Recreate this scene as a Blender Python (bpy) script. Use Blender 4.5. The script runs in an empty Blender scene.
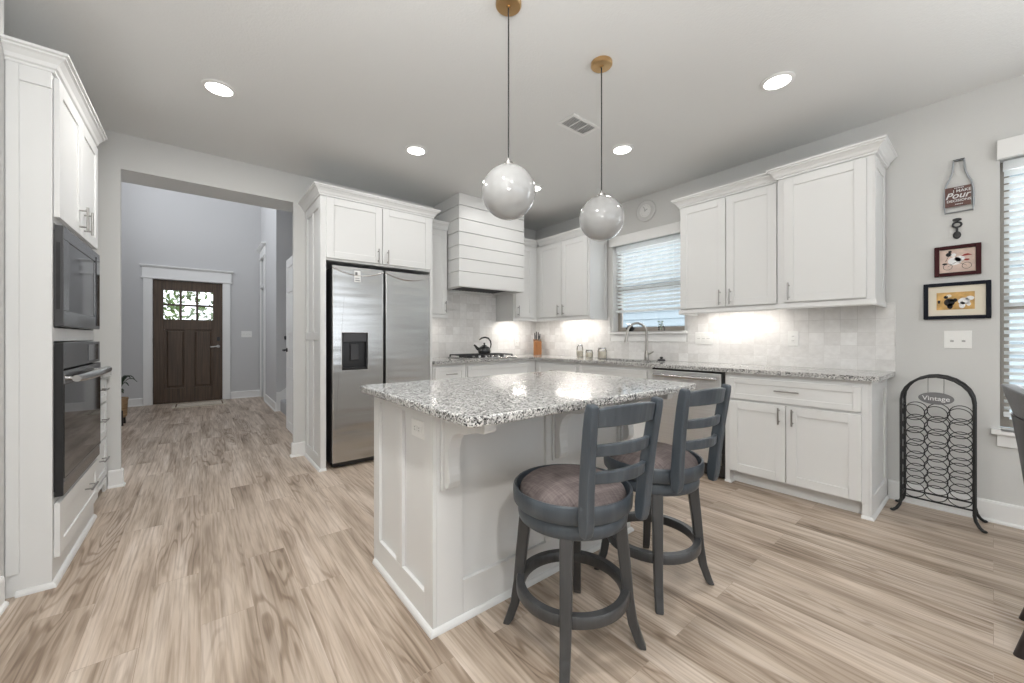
import bpy, bmesh, math, random
from math import pi, sin, cos, radians, atan2, hypot, sqrt
from mathutils import Vector, Matrix
random.seed(7)
S = bpy.context.scene
C = S.collection

# ------------------------------------------------------------------ camera
cam = bpy.data.objects.new('camera', bpy.data.cameras.new('camera'))
C.objects.link(cam)
cam.location = (0, 0, 1.15)
cam.rotation_euler = (pi/2, 0, -radians(38.804))
cam.data.sensor_width = 36
cam.data.lens = 387.2/1024*36
cam.data.shift_y = -3.5/1024
cam.data.clip_start = 0.02
S.camera = cam

# ------------------------------------------------------------------ light
S.view_settings.view_transform = 'Standard'
S.view_settings.look = 'None'
S.view_settings.gamma = 1
S.view_settings.use_curve_mapping = False
S.view_settings.exposure = 0.0
world = bpy.data.worlds.new('sky'); S.world = world
world.use_nodes = True
world.node_tree.nodes['Background'].inputs[0].default_value = (0.90, 0.95, 1.0, 1)
world.node_tree.nodes['Background'].inputs[1].default_value = 2.6


def area(name, loc, direction, sx, sy, power, col=(1, 1, 1), shape='RECTANGLE', spread=pi):
    l = bpy.data.lights.new(name, 'AREA')
    l.shape = shape; l.size = sx
    if shape in ('RECTANGLE', 'ELLIPSE'): l.size_y = sy
    l.energy = power; l.color = col; l.spread = spread
    o = bpy.data.objects.new(name, l); C.objects.link(o)
    o.location = loc
    o.rotation_euler = Vector(direction).to_track_quat('-Z', 'Y').to_euler()
    return o

DAY = (0.97, 0.98, 1.0)
area('daylight_dining_window', (4.75, -0.66, 1.9), (-1, 0.0, -0.25), 1.8, 2.0, 85, (0.94, 0.97, 1.0))
area('daylight_sink_window', (4.75, 2.43, 2.3), (-1, 0, -0.35), 1.6, 1.4, 50, (0.94, 0.97, 1.0))
area('hall_fill_light', (-1.30, 6.9, 3.9), (1, 0.1, -0.35), 2.4, 1.3, 37, (0.94, 0.96, 1.0))  # added cool fill for the hall, out of view
area('ceiling_bounce_fill', (-0.1, -0.25, 1.55), (0.0, 0.35, 1), 0.5, 0.5, 42, (1.0, 1.0, 1.0), spread=radians(150))  # added uplight out of view, brightens the ceiling
area('ceiling_bounce_fill', (2.5, -1.3, 1.55), (0.0, 0.2, 1), 0.5, 0.5, 15, (1.0, 1.0, 1.0), spread=radians(150))  # second added uplight, for the ceiling on the right
SPOTS = [(0.092, 3.087), (2.78, 0.838), (1.42, 3.06), (2.765, 1.958), (2.752, 3.05)]
SPOT_POWER = [14, 2.4, 3.0, 3.6, 5.4]
FILL_SPOTS = [(0.092, 0.84), (0.092, -0.9)]  # extra downlights added out of view to fill the dim left side
for (x, y), p in zip(SPOTS + FILL_SPOTS, SPOT_POWER + [19, 30]):
    area('downlight_and_fill', (x, y, 2.717), (0, 0, -1), 0.13, 0.13, p, (1.0, 0.985, 0.96), 'DISK')

# ------------------------------------------------------------------ constants of the place
W = 3.868      # face of the window wall
BY = 4.25      # kitchen face of the back wall
CZ = 2.74      # ceiling
LX = -0.67     # face of the left wall

# ------------------------------------------------------------------ materials
def mat(name, col, rough=0.5, metal=0.0, spec=0.5, coat=0.0, noise=0.0, nscale=8.0, bump=0.0, bscale=60.0, emit=None, estr=0.0):
    m = bpy.data.materials.new(name); m.use_nodes = True
    nt = m.node_tree; b = nt.nodes['Principled BSDF']
    b.inputs['Base Color'].default_value = (*col, 1)
    b.inputs['Roughness'].default_value = rough
    b.inputs['Metallic'].default_value = metal
    b.inputs['Specular IOR Level'].default_value = spec
    b.inputs['Coat Weight'].default_value = coat
    b.inputs['Coat Roughness'].default_value = 0.05
    if emit:
        b.inputs['Emission Color'].default_value = (*emit, 1)
        b.inputs['Emission Strength'].default_value = estr
    tc = nt.nodes.new('ShaderNodeTexCoord')
    if noise:
        n = nt.nodes.new('ShaderNodeTexNoise'); n.inputs['Scale'].default_value = nscale; n.inputs['Detail'].default_value = 4
        nt.links.new(tc.outputs['Object'], n.inputs['Vector'])
        r = nt.nodes.new('ShaderNodeValToRGB')
        r.color_ramp.elements[0].position = 0.3; r.color_ramp.elements[1].position = 0.7
        r.color_ramp.elements[0].color = (*[c*(1-noise) for c in col], 1)
        r.color_ramp.elements[1].color = (*[min(1, c*(1+noise)) for c in col], 1)
        nt.links.new(n.outputs['Fac'], r.inputs['Fac']); nt.links.new(r.outputs['Color'], b.inputs['Base Color'])
    if bump:
        n = nt.nodes.new('ShaderNodeTexNoise'); n.inputs['Scale'].default_value = bscale; n.inputs['Detail'].default_value = 5
        nt.links.new(tc.outputs['Object'], n.inputs['Vector'])
        bp = nt.nodes.new('ShaderNodeBump'); bp.inputs['Strength'].default_value = bump; bp.inputs['Distance'].default_value = 0.01
        nt.links.new(n.outputs['Fac'], bp.inputs['Height']); nt.links.new(bp.outputs['Normal'], b.inputs['Normal'])
    return m


def node(nt, typ, **kw):
    n = nt.nodes.new(typ)
    for k, v in kw.items():
        if k in n.inputs: n.inputs[k].default_value = v
        else: setattr(n, k, v)
    return n


def ramp(nt, stops):
    r = nt.nodes.new('ShaderNodeValToRGB')
    e = r.color_ramp.elements
    while len(e) < len(stops): e.new(0.5)
    for el, (p, c) in zip(e, stops):
        el.position = p; el.color = (*c, 1)
    return r


def mixrgb(nt, blend, fac, a, b):
    m = nt.nodes.new('ShaderNodeMix'); m.data_type = 'RGBA'; m.blend_type = blend
    if isinstance(fac, (int, float)): m.inputs[0].default_value = fac
    else: nt.links.new(fac, m.inputs[0])
    for i, v in ((6, a), (7, b)):
        if isinstance(v, tuple): m.inputs[i].default_value = (*v, 1)
        else: nt.links.new(v, m.inputs[i])
    return m.outputs[2]


def math_(nt, op, a, b=None, c=None):
    m = nt.nodes.new('ShaderNodeMath'); m.operation = op
    for i, v in enumerate((a, b, c)):
        if v is None: continue
        if isinstance(v, (int, float)): m.inputs[i].default_value = v
        else: nt.links.new(v, m.inputs[i])
    return m.outputs[0]


def floor_material():
    m = bpy.data.materials.new('oak_planks'); m.use_nodes = True
    nt = m.node_tree; b = nt.nodes['Principled BSDF']; L = nt.links
    tc = node(nt, 'ShaderNodeTexCoord')
    sep = node(nt, 'ShaderNodeSeparateXYZ'); L.new(tc.outputs['Object'], sep.inputs[0])
    com = node(nt, 'ShaderNodeCombineXYZ'); L.new(sep.outputs['Y'], com.inputs['X']); L.new(sep.outputs['X'], com.inputs['Y'])
    br = node(nt, 'ShaderNodeTexBrick', offset=0.37, offset_frequency=2)
    br.inputs['Color1'].default_value = (0, 0, 0, 1); br.inputs['Color2'].default_value = (1, 1, 1, 1)
    br.inputs['Mortar'].default_value = (0.5, 0.5, 0.5, 1)
    br.inputs['Scale'].default_value = 1; br.inputs['Mortar Size'].default_value = 0.0008
    br.inputs['Mortar Smooth'].default_value = 0.2; br.inputs['Bias'].default_value = 0
    br.inputs['Brick Width'].default_value = 1.22; br.inputs['Row Height'].default_value = 0.178
    L.new(com.outputs[0], br.inputs['Vector'])
    rnd = math_(nt, 'MULTIPLY', br.outputs['Color'], 23.0)
    # cathedral figure: contour lines of a stretched noise, shifted per plank
    mp = node(nt, 'ShaderNodeMapping'); mp.inputs['Scale'].default_value = (7.0, 0.72, 1); L.new(tc.outputs['Object'], mp.inputs[0])
    n1 = node(nt, 'ShaderNodeTexNoise', noise_dimensions='4D'); n1.inputs['Scale'].default_value = 1.0; n1.inputs['Detail'].default_value = 2.2; n1.inputs['Roughness'].default_value = 0.5
    n1.inputs['Distortion'].default_value = 0.12
    L.new(mp.outputs[0], n1.inputs['Vector']); L.new(rnd, n1.inputs['W'])
    rings = math_(nt, 'SINE', math_(nt, 'MULTIPLY', n1.outputs['Fac'], 105.0))
    rings = math_(nt, 'MULTIPLY_ADD', rings, 0.5, 0.5)
    # fine pores
    mp2 = node(nt, 'ShaderNodeMapping'); mp2.inputs['Scale'].default_value = (90, 3.0, 1); L.new(tc.outputs['Object'], mp2.inputs[0])
    n2 = node(nt, 'ShaderNodeTexNoise', noise_dimensions='4D'); n2.inputs['Scale'].default_value = 1.0; n2.inputs['Detail'].default_value = 5
    L.new(mp2.outputs[0], n2.inputs['Vector']); L.new(rnd, n2.inputs['W'])
    # broad dark / light streaks along the plank
    mp3 = node(nt, 'ShaderNodeMapping'); mp3.inputs['Scale'].default_value = (11, 0.9, 1); L.new(tc.outputs['Object'], mp3.inputs[0])
    n3 = node(nt, 'ShaderNodeTexNoise', noise_dimensions='4D'); n3.inputs['Scale'].default_value = 1.0; n3.inputs['Detail'].default_value = 4; n3.inputs['Roughness'].default_value = 0.6
    n3.inputs['Distortion'].default_value = 0.6
    L.new(mp3.outputs[0], n3.inputs['Vector']); L.new(math_(nt, 'ADD', rnd, 4.0), n3.inputs['W'])
    base = ramp(nt, [(0.28, FLOOR_D), (0.50, FLOOR_M), (0.70, FLOOR_L)]); L.new(n3.outputs['Fac'], base.inputs[0])
    f1 = ramp(nt, [(0.0, (0.66, 0.62, 0.58)), (0.40, (1, 1, 1)), (1, (1.0, 1.0, 1.0))]); L.new(rings, f1.inputs[0])
    f2 = ramp(nt, [(0.32, (0.70, 0.67, 0.64)), (0.56, (1.03, 1.03, 1.03))]); L.new(n2.outputs['Fac'], f2.inputs[0])
    f3 = ramp(nt, [(0, (0.95, 0.945, 0.935)), (1, (1.05, 1.045, 1.045))]); L.new(br.outputs['Color'], f3.inputs[0])
    # knots
    n4 = node(nt, 'ShaderNodeTexNoise', noise_dimensions='4D'); n4.inputs['Scale'].default_value = 1.0; n4.inputs['Detail'].default_value = 1
    mp4 = node(nt, 'ShaderNodeMapping'); mp4.inputs['Scale'].default_value = (5.5, 1.0, 1); L.new(tc.outputs['Object'], mp4.inputs[0])
    L.new(mp4.outputs[0], n4.inputs['Vector']); L.new(math_(nt, 'ADD', rnd, 9.0), n4.inputs['W'])
    mk = ramp(nt, [(0.46, (0.06, 0.06, 0.06)), (0.62, (1, 1, 1))]); L.new(n4.outputs['Fac'], mk.inputs[0])
    dk = ramp(nt, [(0.46, (1.03, 1.03, 1.03)), (0.66, (0.80, 0.775, 0.75))]); L.new(n4.outputs['Fac'], dk.inputs[0])
    col = mixrgb(nt, 'MULTIPLY', mk.outputs[0], base.outputs[0], f1.outputs[0])
    col = mixrgb(nt, 'MULTIPLY', 1.0, col, dk.outputs[0])
    col = mixrgb(nt, 'MULTIPLY', 1.0, col, f2.outputs[0])
    col = mixrgb(nt, 'MULTIPLY', 1.0, col, f3.outputs[0])
    col = mixrgb(nt, 'MIX', math_(nt, 'MULTIPLY', br.outputs['Fac'], 0.32), col, (0.16, 0.115, 0.08))
    L.new(col, b.inputs['Base Color'])
    b.inputs['Roughness'].default_value = 0.42
    b.inputs['Specular IOR Level'].default_value = 0.35
    bp = node(nt, 'ShaderNodeBump'); bp.inputs['Strength'].default_value = 0.12; bp.inputs['Distance'].default_value = 0.004
    L.new(n2.outputs['Fac'], bp.inputs['Height']); L.new(bp.outputs[0], b.inputs['Normal'])
    return m


def granite_material():
    m = bpy.data.materials.new('speckled_granite'); m.use_nodes = True
    nt = m.node_tree; b = nt.nodes['Principled BSDF']; L = nt.links
    tc = node(nt, 'ShaderNodeTexCoord')
    nz = node(nt, 'ShaderNodeTexNoise'); nz.inputs['Scale'].default_value = 90; nz.inputs['Detail'].default_value = 2
    L.new(tc.outputs['Object'], nz.inputs['Vector'])
    vec = node(nt, 'ShaderNodeMix', data_type='VECTOR'); vec.inputs[0].default_value = 0.012
    L.new(tc.outputs['Object'], vec.inputs[4]); L.new(nz.outputs['Color'], vec.inputs[5])
    v = node(nt, 'ShaderNodeTexVoronoi'); v.inputs['Scale'].default_value = 205; L.new(vec.outputs[1], v.inputs['Vector'])
    sc = node(nt, 'ShaderNodeSeparateColor'); L.new(v.outputs['Color'], sc.inputs[0])
    r = ramp(nt, [(0.0, (0.03, 0.03, 0.032)), (0.15, (0.04, 0.04, 0.043)), (0.18, (0.16, 0.157, 0.153)), (0.33, (0.25, 0.245, 0.24)), (0.38, (0.40, 0.395, 0.385)), (0.64, (0.52, 0.515, 0.505)), (0.70, (0.66, 0.655, 0.64)), (1, (0.76, 0.755, 0.74))])
    L.new(sc.outputs[0], r.inputs[0])
    n2 = node(nt, 'ShaderNodeTexNoise'); n2.inputs['Scale'].default_value = 22; n2.inputs['Detail'].default_value = 3
    L.new(tc.outputs['Object'], n2.inputs['Vector'])
    r2 = ramp(nt, [(0.35, (0.82, 0.82, 0.82)), (0.62, (1.03, 1.03, 1.02))]); L.new(n2.outputs['Fac'], r2.inputs[0])
    L.new(mixrgb(nt, 'MULTIPLY', 1.0, r.outputs[0], r2.outputs[0]), b.inputs['Base Color'])
    b.inputs['Roughness'].default_value = 0.10
    b.inputs['Specular IOR Level'].default_value = 0.6
    return m


def tile_material():
    m = bpy.data.materials.new('handmade_white_tile'); m.use_nodes = True
    nt = m.node_tree; b = nt.nodes['Principled BSDF']; L = nt.links
    tc = node(nt, 'ShaderNodeTexCoord')
    sep = node(nt, 'ShaderNodeSeparateXYZ'); L.new(tc.outputs['Object'], sep.inputs[0])
    u = math_(nt, 'ADD', math_(nt, 'ADD', sep.outputs['X'], sep.outputs['Y']), 0.0)
    com = node(nt, 'ShaderNodeCombineXYZ'); L.new(u, com.inputs['X']); L.new(math_(nt, 'ADD', sep.outputs['Z'], -0.893), com.inputs['Y'])
    br = node(nt, 'ShaderNodeTexBrick', offset=0.0, offset_frequency=2)
    br.inputs['Color1'].default_value = (0.0, 0, 0, 1); br.inputs['Color2'].default_value = (1, 1, 1, 1); br.inputs['Mortar'].default_value = (0.5, 0.5, 0.5, 1)
    br.inputs['Scale'].default_value = 1; br.inputs['Mortar Size'].default_value = 0.0010; br.inputs['Mortar Smooth'].default_value = 0.3; br.inputs['Bias'].default_value = 0
    br.inputs['Brick Width'].default_value = 0.1; br.inputs['Row Height'].default_value = 0.1
    L.new(com.outputs[0], br.inputs['Vector'])
    r = ramp(nt, [(0, (0.72, 0.71, 0.695)), (0.5, (0.79, 0.782, 0.77)), (1, (0.84, 0.835, 0.825))]); L.new(br.outputs['Color'], r.inputs[0])
    col = mixrgb(nt, 'MIX', br.outputs['Fac'], r.outputs[0], (0.64, 0.63, 0.61))
    n = node(nt, 'ShaderNodeTexNoise', noise_dimensions='4D'); n.inputs['Scale'].default_value = 22; n.inputs['Detail'].default_value = 3
    L.new(tc.outputs['Object'], n.inputs['Vector']); L.new(math_(nt, 'MULTIPLY', br.outputs['Color'], 31.0), n.inputs['W'])
    r3 = ramp(nt, [(0.3, (0.93, 0.925, 0.92)), (0.7, (1.03, 1.03, 1.03))]); L.new(n.outputs['Fac'], r3.inputs[0])
    L.new(mixrgb(nt, 'MULTIPLY', 1.0, col, r3.outputs[0]), b.inputs['Base Color'])
    h = math_(nt, 'SUBTRACT', n.outputs['Fac'], math_(nt, 'MULTIPLY', br.outputs['Fac'], 1.2))
    bp = node(nt, 'ShaderNodeBump'); bp.inputs['Strength'].default_value = 0.45; bp.inputs['Distance'].default_value = 0.008
    L.new(h, bp.inputs['Height']); L.new(bp.outputs[0], b.inputs['Normal'])
    b.inputs['Roughness'].default_value = 0.16
    return m


def steel_material(name, col, rough, horiz=True):
    m = bpy.data.materials.new(name); m.use_nodes = True
    nt = m.node_tree; b = nt.nodes['Principled BSDF']; L = nt.links
    b.inputs['Metallic'].default_value = 1; b.inputs['Roughness'].default_value = rough
    tc = node(nt, 'ShaderNodeTexCoord')
    mp = node(nt, 'ShaderNodeMapping'); mp.inputs['Scale'].default_value = (3, 3, 300) if horiz else (120, 120, 2); L.new(tc.outputs['Object'], mp.inputs[0])
    n = node(nt, 'ShaderNodeTexNoise'); n.inputs['Scale'].default_value = 1; n.inputs['Detail'].default_value = 4; L.new(mp.outputs[0], n.inputs['Vector'])
    r = ramp(nt, [(0.3, tuple(c*0.93 for c in col)), (0.7, tuple(min(1, c*1.05) for c in col))]); L.new(n.outputs['Fac'], r.inputs[0]); L.new(r.outputs[0], b.inputs['Base Color'])
    # the faint roll waves of a sheet steel door
    mp2 = node(nt, 'ShaderNodeMapping'); mp2.inputs['Scale'].default_value = (1.3, 1.3, 9); L.new(tc.outputs['Object'], mp2.inputs[0])
    n2 = node(nt, 'ShaderNodeTexNoise'); n2.inputs['Scale'].default_value = 1; n2.inputs['Detail'].default_value = 1; L.new(mp2.outputs[0], n2.inputs['Vector'])
    bp = node(nt, 'ShaderNodeBump'); bp.inputs['Strength'].default_value = 0.35; bp.inputs['Distance'].default_value = 0.02
    L.new(n2.outputs['Fac'], bp.inputs['Height']); L.new(bp.outputs[0], b.inputs['Normal'])
    return m


def wood_material(name, dark, light, scale=(40, 40, 1.6), rough=0.45):
    m = bpy.data.materials.new(name); m.use_nodes = True
    nt = m.node_tree; b = nt.nodes['Principled BSDF']; L = nt.links
    tc = node(nt, 'ShaderNodeTexCoord')
    mp = node(nt, 'ShaderNodeMapping'); mp.inputs['Scale'].default_value = scale; L.new(tc.outputs['Object'], mp.inputs[0])
    n = node(nt, 'ShaderNodeTexNoise'); n.inputs['Scale'].default_value = 1; n.inputs['Detail'].default_value = 5; n.inputs['Distortion'].default_value = 0.4
    L.new(mp.outputs[0], n.inputs['Vector'])
    r = ramp(nt, [(0.3, dark), (0.7, light)]); L.new(n.outputs['Fac'], r.inputs[0]); L.new(r.outputs[0], b.inputs['Base Color'])
    b.inputs['Roughness'].default_value = rough
    return m


def fabric_material(name, dark, light, scale=220):
    m = bpy.data.materials.new(name); m.use_nodes = True
    nt = m.node_tree; b = nt.nodes['Principled BSDF']; L = nt.links
    tc = node(nt, 'ShaderNodeTexCoord')
    cols = []
    for sc in ((scale, 14, 14), (14, scale, 14)):
        mp = node(nt, 'ShaderNodeMapping'); mp.inputs['Scale'].default_value = sc; mp.inputs['Rotation'].default_value = (0, 0, 0.5); L.new(tc.outputs['Object'], mp.inputs[0])
        n = node(nt, 'ShaderNodeTexNoise'); n.inputs['Scale'].default_value = 1; n.inputs['Detail'].default_value = 3; L.new(mp.outputs[0], n.inputs['Vector'])
        cols.append(n.outputs['Fac'])
    s = math_(nt, 'MULTIPLY', math_(nt, 'ADD', *cols), 0.5)
    r = ramp(nt, [(0.36, dark), (0.62, light)]); L.new(s, r.inputs[0]); L.new(r.outputs[0], b.inputs['Base Color'])
    b.inputs['Roughness'].default_value = 0.9; b.inputs['Specular IOR Level'].default_value = 0.15
    bp = node(nt, 'ShaderNodeBump'); bp.inputs['Strength'].default_value = 0.3; bp.inputs['Distance'].default_value = 0.002
    L.new(s, bp.inputs['Height']); L.new(bp.outputs[0], b.inputs['Normal'])
    return m


def glass_material(name, col=(1, 1, 1), rough=0.0, alpha=0.12):
    # thin sheet glass: mostly see-through with a specular reflection
    m = bpy.data.materials.new(name); m.use_nodes = True
    nt = m.node_tree; L = nt.links
    out = nt.nodes['Material Output']; nt.nodes.remove(nt.nodes['Principled BSDF'])
    tr = node(nt, 'ShaderNodeBsdfTransparent'); tr.inputs[0].default_value = (*col, 1)
    gl = node(nt, 'ShaderNodeBsdfGlossy'); gl.inputs['Roughness'].default_value = rough
    fr = node(nt, 'ShaderNodeFresnel'); fr.inputs['IOR'].default_value = 1.45
    mx = node(nt, 'ShaderNodeMixShader'); L.new(math_(nt, 'MAXIMUM', fr.outputs[0], alpha*0.3), mx.inputs[0]); L.new(tr.outputs[0], mx.inputs[1]); L.new(gl.outputs[0], mx.inputs[2])
    L.new(mx.outputs[0], out.inputs['Surface'])
    return m



def blind_material():
    m = bpy.data.materials.new('white_vinyl_blind'); m.use_nodes = True
    nt = m.node_tree; b = nt.nodes['Principled BSDF']; L = nt.links
    b.inputs['Base Color'].default_value = (0.86, 0.87, 0.87, 1); b.inputs['Roughness'].default_value = 0.45
    tr = node(nt, 'ShaderNodeBsdfTranslucent'); tr.inputs[0].default_value = (0.85, 0.88, 0.88, 1)
    mx = node(nt, 'ShaderNodeMixShader'); mx.inputs[0].default_value = 0.42
    L.new(b.outputs[0], mx.inputs[1]); L.new(tr.outputs[0], mx.inputs[2]); L.new(mx.outputs[0], nt.nodes['Material Output'].inputs['Surface'])
    return m

FLOOR_D = (0.29, 0.225, 0.172); FLOOR_M = (0.52, 0.43, 0.35); FLOOR_L = (0.66, 0.575, 0.50)
M = {}
M['cab'] = mat('white_cabinet_paint', (0.735, 0.738, 0.730), 0.35)
M['trim'] = mat('white_trim_paint', (0.82, 0.82, 0.81), 0.4)
M['wall'] = mat('greige_wall_paint', (0.64, 0.64, 0.625), 0.85, bump=0.10, bscale=140)
M['hallwall'] = mat('grey_hall_paint', (0.58, 0.58, 0.585), 0.85, bump=0.10, bscale=140)
M['ceil'] = mat('ceiling_paint', (0.74, 0.745, 0.735), 0.9, bump=0.15, bscale=90)
M['floor'] = floor_material()
M['granite'] = granite_material()
M['tile'] = tile_material()
M['steel'] = steel_material('brushed_steel', (0.54, 0.54, 0.535), 0.22)
M['steel_light'] = steel_material('satin_steel', (0.74, 0.745, 0.75), 0.40)
M['steel_dark'] = steel_material('dark_steel', (0.25, 0.25, 0.255), 0.26)
M['nickel'] = mat('brushed_nickel', (0.36, 0.35, 0.335), 0.30, 1.0)
M['faucet'] = mat('satin_nickel_faucet', (0.40, 0.385, 0.36), 0.3, 1.0)
M['chrome'] = mat('chrome', (0.8, 0.8, 0.8), 0.1, 1.0)
M['brass'] = mat('aged_brass', (0.60, 0.40, 0.20), 0.28, 1.0)
M['black'] = mat('black_plastic', (0.012, 0.012, 0.013), 0.3)
M['blackglass'] = mat('black_glass', (0.008, 0.008, 0.009), 0.04, spec=0.7)
M['dgrey'] = mat('dark_grey_plastic', (0.045, 0.045, 0.048), 0.4)
M['iron'] = mat('black_wrought_iron', (0.014, 0.014, 0.015), 0.45)
M['cast'] = mat('cast_iron', (0.03, 0.03, 0.032), 0.6, bump=0.2, bscale=150)
M['opal'] = mat('opal_glass', (0.40, 0.40, 0.396), 0.08, coat=0.6)
M['lens'] = mat('lamp_lens', (1, 1, 1), 0.5, emit=(1, 0.97, 0.93), estr=9)
M['led'] = mat('led_strip', (1, 1, 1), 0.5, emit=(1, 0.94, 0.86), estr=5)
M['vent'] = mat('vent_white', (0.8, 0.8, 0.79), 0.5)
M['ventdark'] = mat('vent_shadow', (0.40, 0.40, 0.40), 0.8)
M['stool'] = wood_material('slate_blue_paint', (0.046, 0.057, 0.070), (0.070, 0.085, 0.100), (30, 30, 3), 0.36)
M['stool_shaded'] = wood_material('slate_paint_shaded', (0.042, 0.043, 0.045), (0.066, 0.067, 0.069), (30, 30, 3), 0.36)  # same paint as the stool, shade on its lower parts put into the colour
M['seat'] = fabric_material('taupe_linen', (0.12, 0.10, 0.095), (0.23, 0.19, 0.185))
M['leather'] = mat('charcoal_leather', (0.11, 0.11, 0.115), 0.32, bump=0.15, bscale=200)
M['darkwood'] = wood_material('black_stained_wood', (0.014, 0.011, 0.012), (0.030, 0.022, 0.023), (40, 40, 4), 0.35)
M['doorwood'] = wood_material('dark_walnut_door', (0.050, 0.030, 0.018), (0.105, 0.066, 0.040), (60, 60, 2.2), 0.42)
M['blind'] = blind_material()
M['sash'] = mat('taupe_window_sash', (0.30, 0.27, 0.235), 0.5)
M['glass'] = glass_material('window_glass')
M['jarglass'] = glass_material('jar_glass', (0.99, 0.99, 0.99), 0.02, 0.1)
M['carpet'] = mat('grey_carpet', (0.42, 0.42, 0.43), 0.95, noise=0.12, nscale=200, bump=0.4, bscale=300)
M['mat'] = mat('beige_coir', (0.60, 0.54, 0.45), 0.95, noise=0.2, nscale=60, bump=0.4, bscale=250)
M['matbrown'] = mat('brown_stripe', (0.20, 0.14, 0.10), 0.95, noise=0.2, nscale=60)
M['wicker'] = wood_material('tan_wicker', (0.30, 0.19, 0.10), (0.52, 0.36, 0.21), (4, 4, 60), 0.7)
M['leaf'] = mat('dark_green_leaf', (0.025, 0.05, 0.022), 0.45, noise=0.35, nscale=18)
M['sprig'] = mat('grey_green_leaf', (0.10, 0.17, 0.09), 0.5, noise=0.3, nscale=60)
M['hedge'] = mat('garden_leaves', (0.13, 0.20, 0.055), 0.5, noise=0.5, nscale=3)
M['siding'] = mat('pale_blue_siding', (0.40, 0.475, 0.52), 0.7)
M['block'] = wood_material('orange_beech', (0.22, 0.09, 0.028), (0.36, 0.155, 0.055), (60, 60, 4), 0.4)
M['plate'] = mat('white_plastic', (0.84, 0.84, 0.82), 0.3)
M['toggleslot'] = mat('toggle_slot_grey', (0.45, 0.45, 0.44), 0.5)
M['slot'] = mat('slot_grey', (0.16, 0.16, 0.16), 0.5)
M['sugar'] = mat('pale_flour', (0.85, 0.80, 0.68), 0.9, noise=0.1, nscale=80)
M['cream'] = mat('cream_mat_board', (0.78, 0.72, 0.60), 0.9)
M['paperpink'] = mat('blush_print_paper', (0.66, 0.52, 0.45), 0.8, noise=0.12, nscale=30)
M['papertan'] = mat('tan_print_paper', (0.58, 0.36, 0.13), 0.8, noise=0.35, nscale=22)
M['maroon'] = mat('maroon_frame', (0.050, 0.013, 0.015), 0.6, spec=0.15)
M['navy'] = mat('blue_black_frame', (0.010, 0.012, 0.019), 0.6, spec=0.15)
M['ink'] = mat('black_print_ink', (0.012, 0.012, 0.014), 0.8)
M['whiteink'] = mat('white_print_ink', (0.80, 0.80, 0.80), 0.8)
M['redink'] = mat('red_print_ink', (0.30, 0.03, 0.025), 0.8)
M['brownlabel'] = mat('brown_label', (0.115, 0.055, 0.045), 0.6)
M['galv'] = mat('galvanised_wire', (0.36, 0.38, 0.40), 0.4, 0.8)
M['slate'] = mat('pewter_plaque', (0.16, 0.16, 0.165), 0.5)
M['letter'] = mat('pale_lettering', (0.72, 0.72, 0.72), 0.6)
M['clockface'] = mat('clock_face_white', (0.80, 0.80, 0.79), 0.5)
M['clockglass'] = mat('clear_acrylic_ring', (0.66, 0.66, 0.65), 0.15)
M['cord'] = mat('black_cord', (0.02, 0.02, 0.02), 0.6)
M['sticker'] = mat('white_sticker', (0.78, 0.78, 0.77), 0.6)
M['enamel'] = mat('charcoal_enamel', (0.018, 0.020, 0.022), 0.12, coat=0.5)

# ------------------------------------------------------------------ mesh helpers
def nb(): return bmesh.new()


def box(bm, x0, x1, y0, y1, z0, z1):
    if x0 > x1: x0, x1 = x1, x0
    if y0 > y1: y0, y1 = y1, y0
    if z0 > z1: z0, z1 = z1, z0
    v = [bm.verts.new(p) for p in ((x0, y0, z0), (x1, y0, z0), (x1, y1, z0), (x0, y1, z0), (x0, y0, z1), (x1, y0, z1), (x1, y1, z1), (x0, y1, z1))]
    for f in ((0, 3, 2, 1), (4, 5, 6, 7), (0, 1, 5, 4), (1, 2, 6, 5), (2, 3, 7, 6), (3, 0, 4, 7)):
        bm.faces.new([v[i] for i in f])
    return bm


def fbox(bm, ax, d0, d1, a0, a1, z0, z1):
    """a box given by its depth range along axis ax and its width along the other"""
    return box(bm, d0, d1, a0, a1, z0, z1) if ax == 'x' else box(bm, a0, a1, d0, d1, z0, z1)


def hexa(bm, pts):
    v = [bm.verts.new(p) for p in pts]
    for f in ((0, 3, 2, 1), (4, 5, 6, 7), (0, 1, 5, 4), (1, 2, 6, 5), (2, 3, 7, 6), (3, 0, 4, 7)):
        bm.faces.new([v[i] for i in f])


def prism(bm, poly, fn, t0, t1):
    """polygon (list of 2-D points) extruded between t0 and t1; fn(u, v, t) -> point"""
    a = [bm.verts.new(fn(u, v, t0)) for u, v in poly]; b = [bm.verts.new(fn(u, v, t1)) for u, v in poly]
    n = len(poly)
    bm.faces.new(a[::-1]); bm.faces.new(b)
    for i in range(n):
        bm.faces.new((a[i], a[(i+1) % n], b[(i+1) % n], b[i]))


def lathe(bm, prof, c=(0, 0, 0), n=32, axis='z', close=True):
    rings = []
    for r, h in prof:
        ring = []
        if r < 1e-6:
            rr = [(0, 0)]
        else:
            rr = [(r*cos(2*pi*i/n), r*sin(2*pi*i/n)) for i in range(n)]
        for a, b in rr:
            p = (a, b, h) if axis == 'z' else ((h, a, b) if axis == 'x' else (a, h, b))
            ring.append(bm.verts.new((c[0]+p[0], c[1]+p[1], c[2]+p[2])))
        rings.append(ring)
    for r0, r1 in zip(rings, rings[1:]):
        if len(r0) == 1 and len(r1) == 1: continue
        for i in range(n):
            j = (i+1) % n
            if len(r0) == 1: bm.faces.new((r0[0], r1[i], r1[j]))
            elif len(r1) == 1: bm.faces.new((r0[i], r0[j], r1[0]))
            else: bm.faces.new((r0[i], r0[j], r1[j], r1[i]))
    if close:
        for ring in (rings[0], rings[-1]):
            if len(ring) > 2: bm.faces.new(ring)
    return bm


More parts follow.
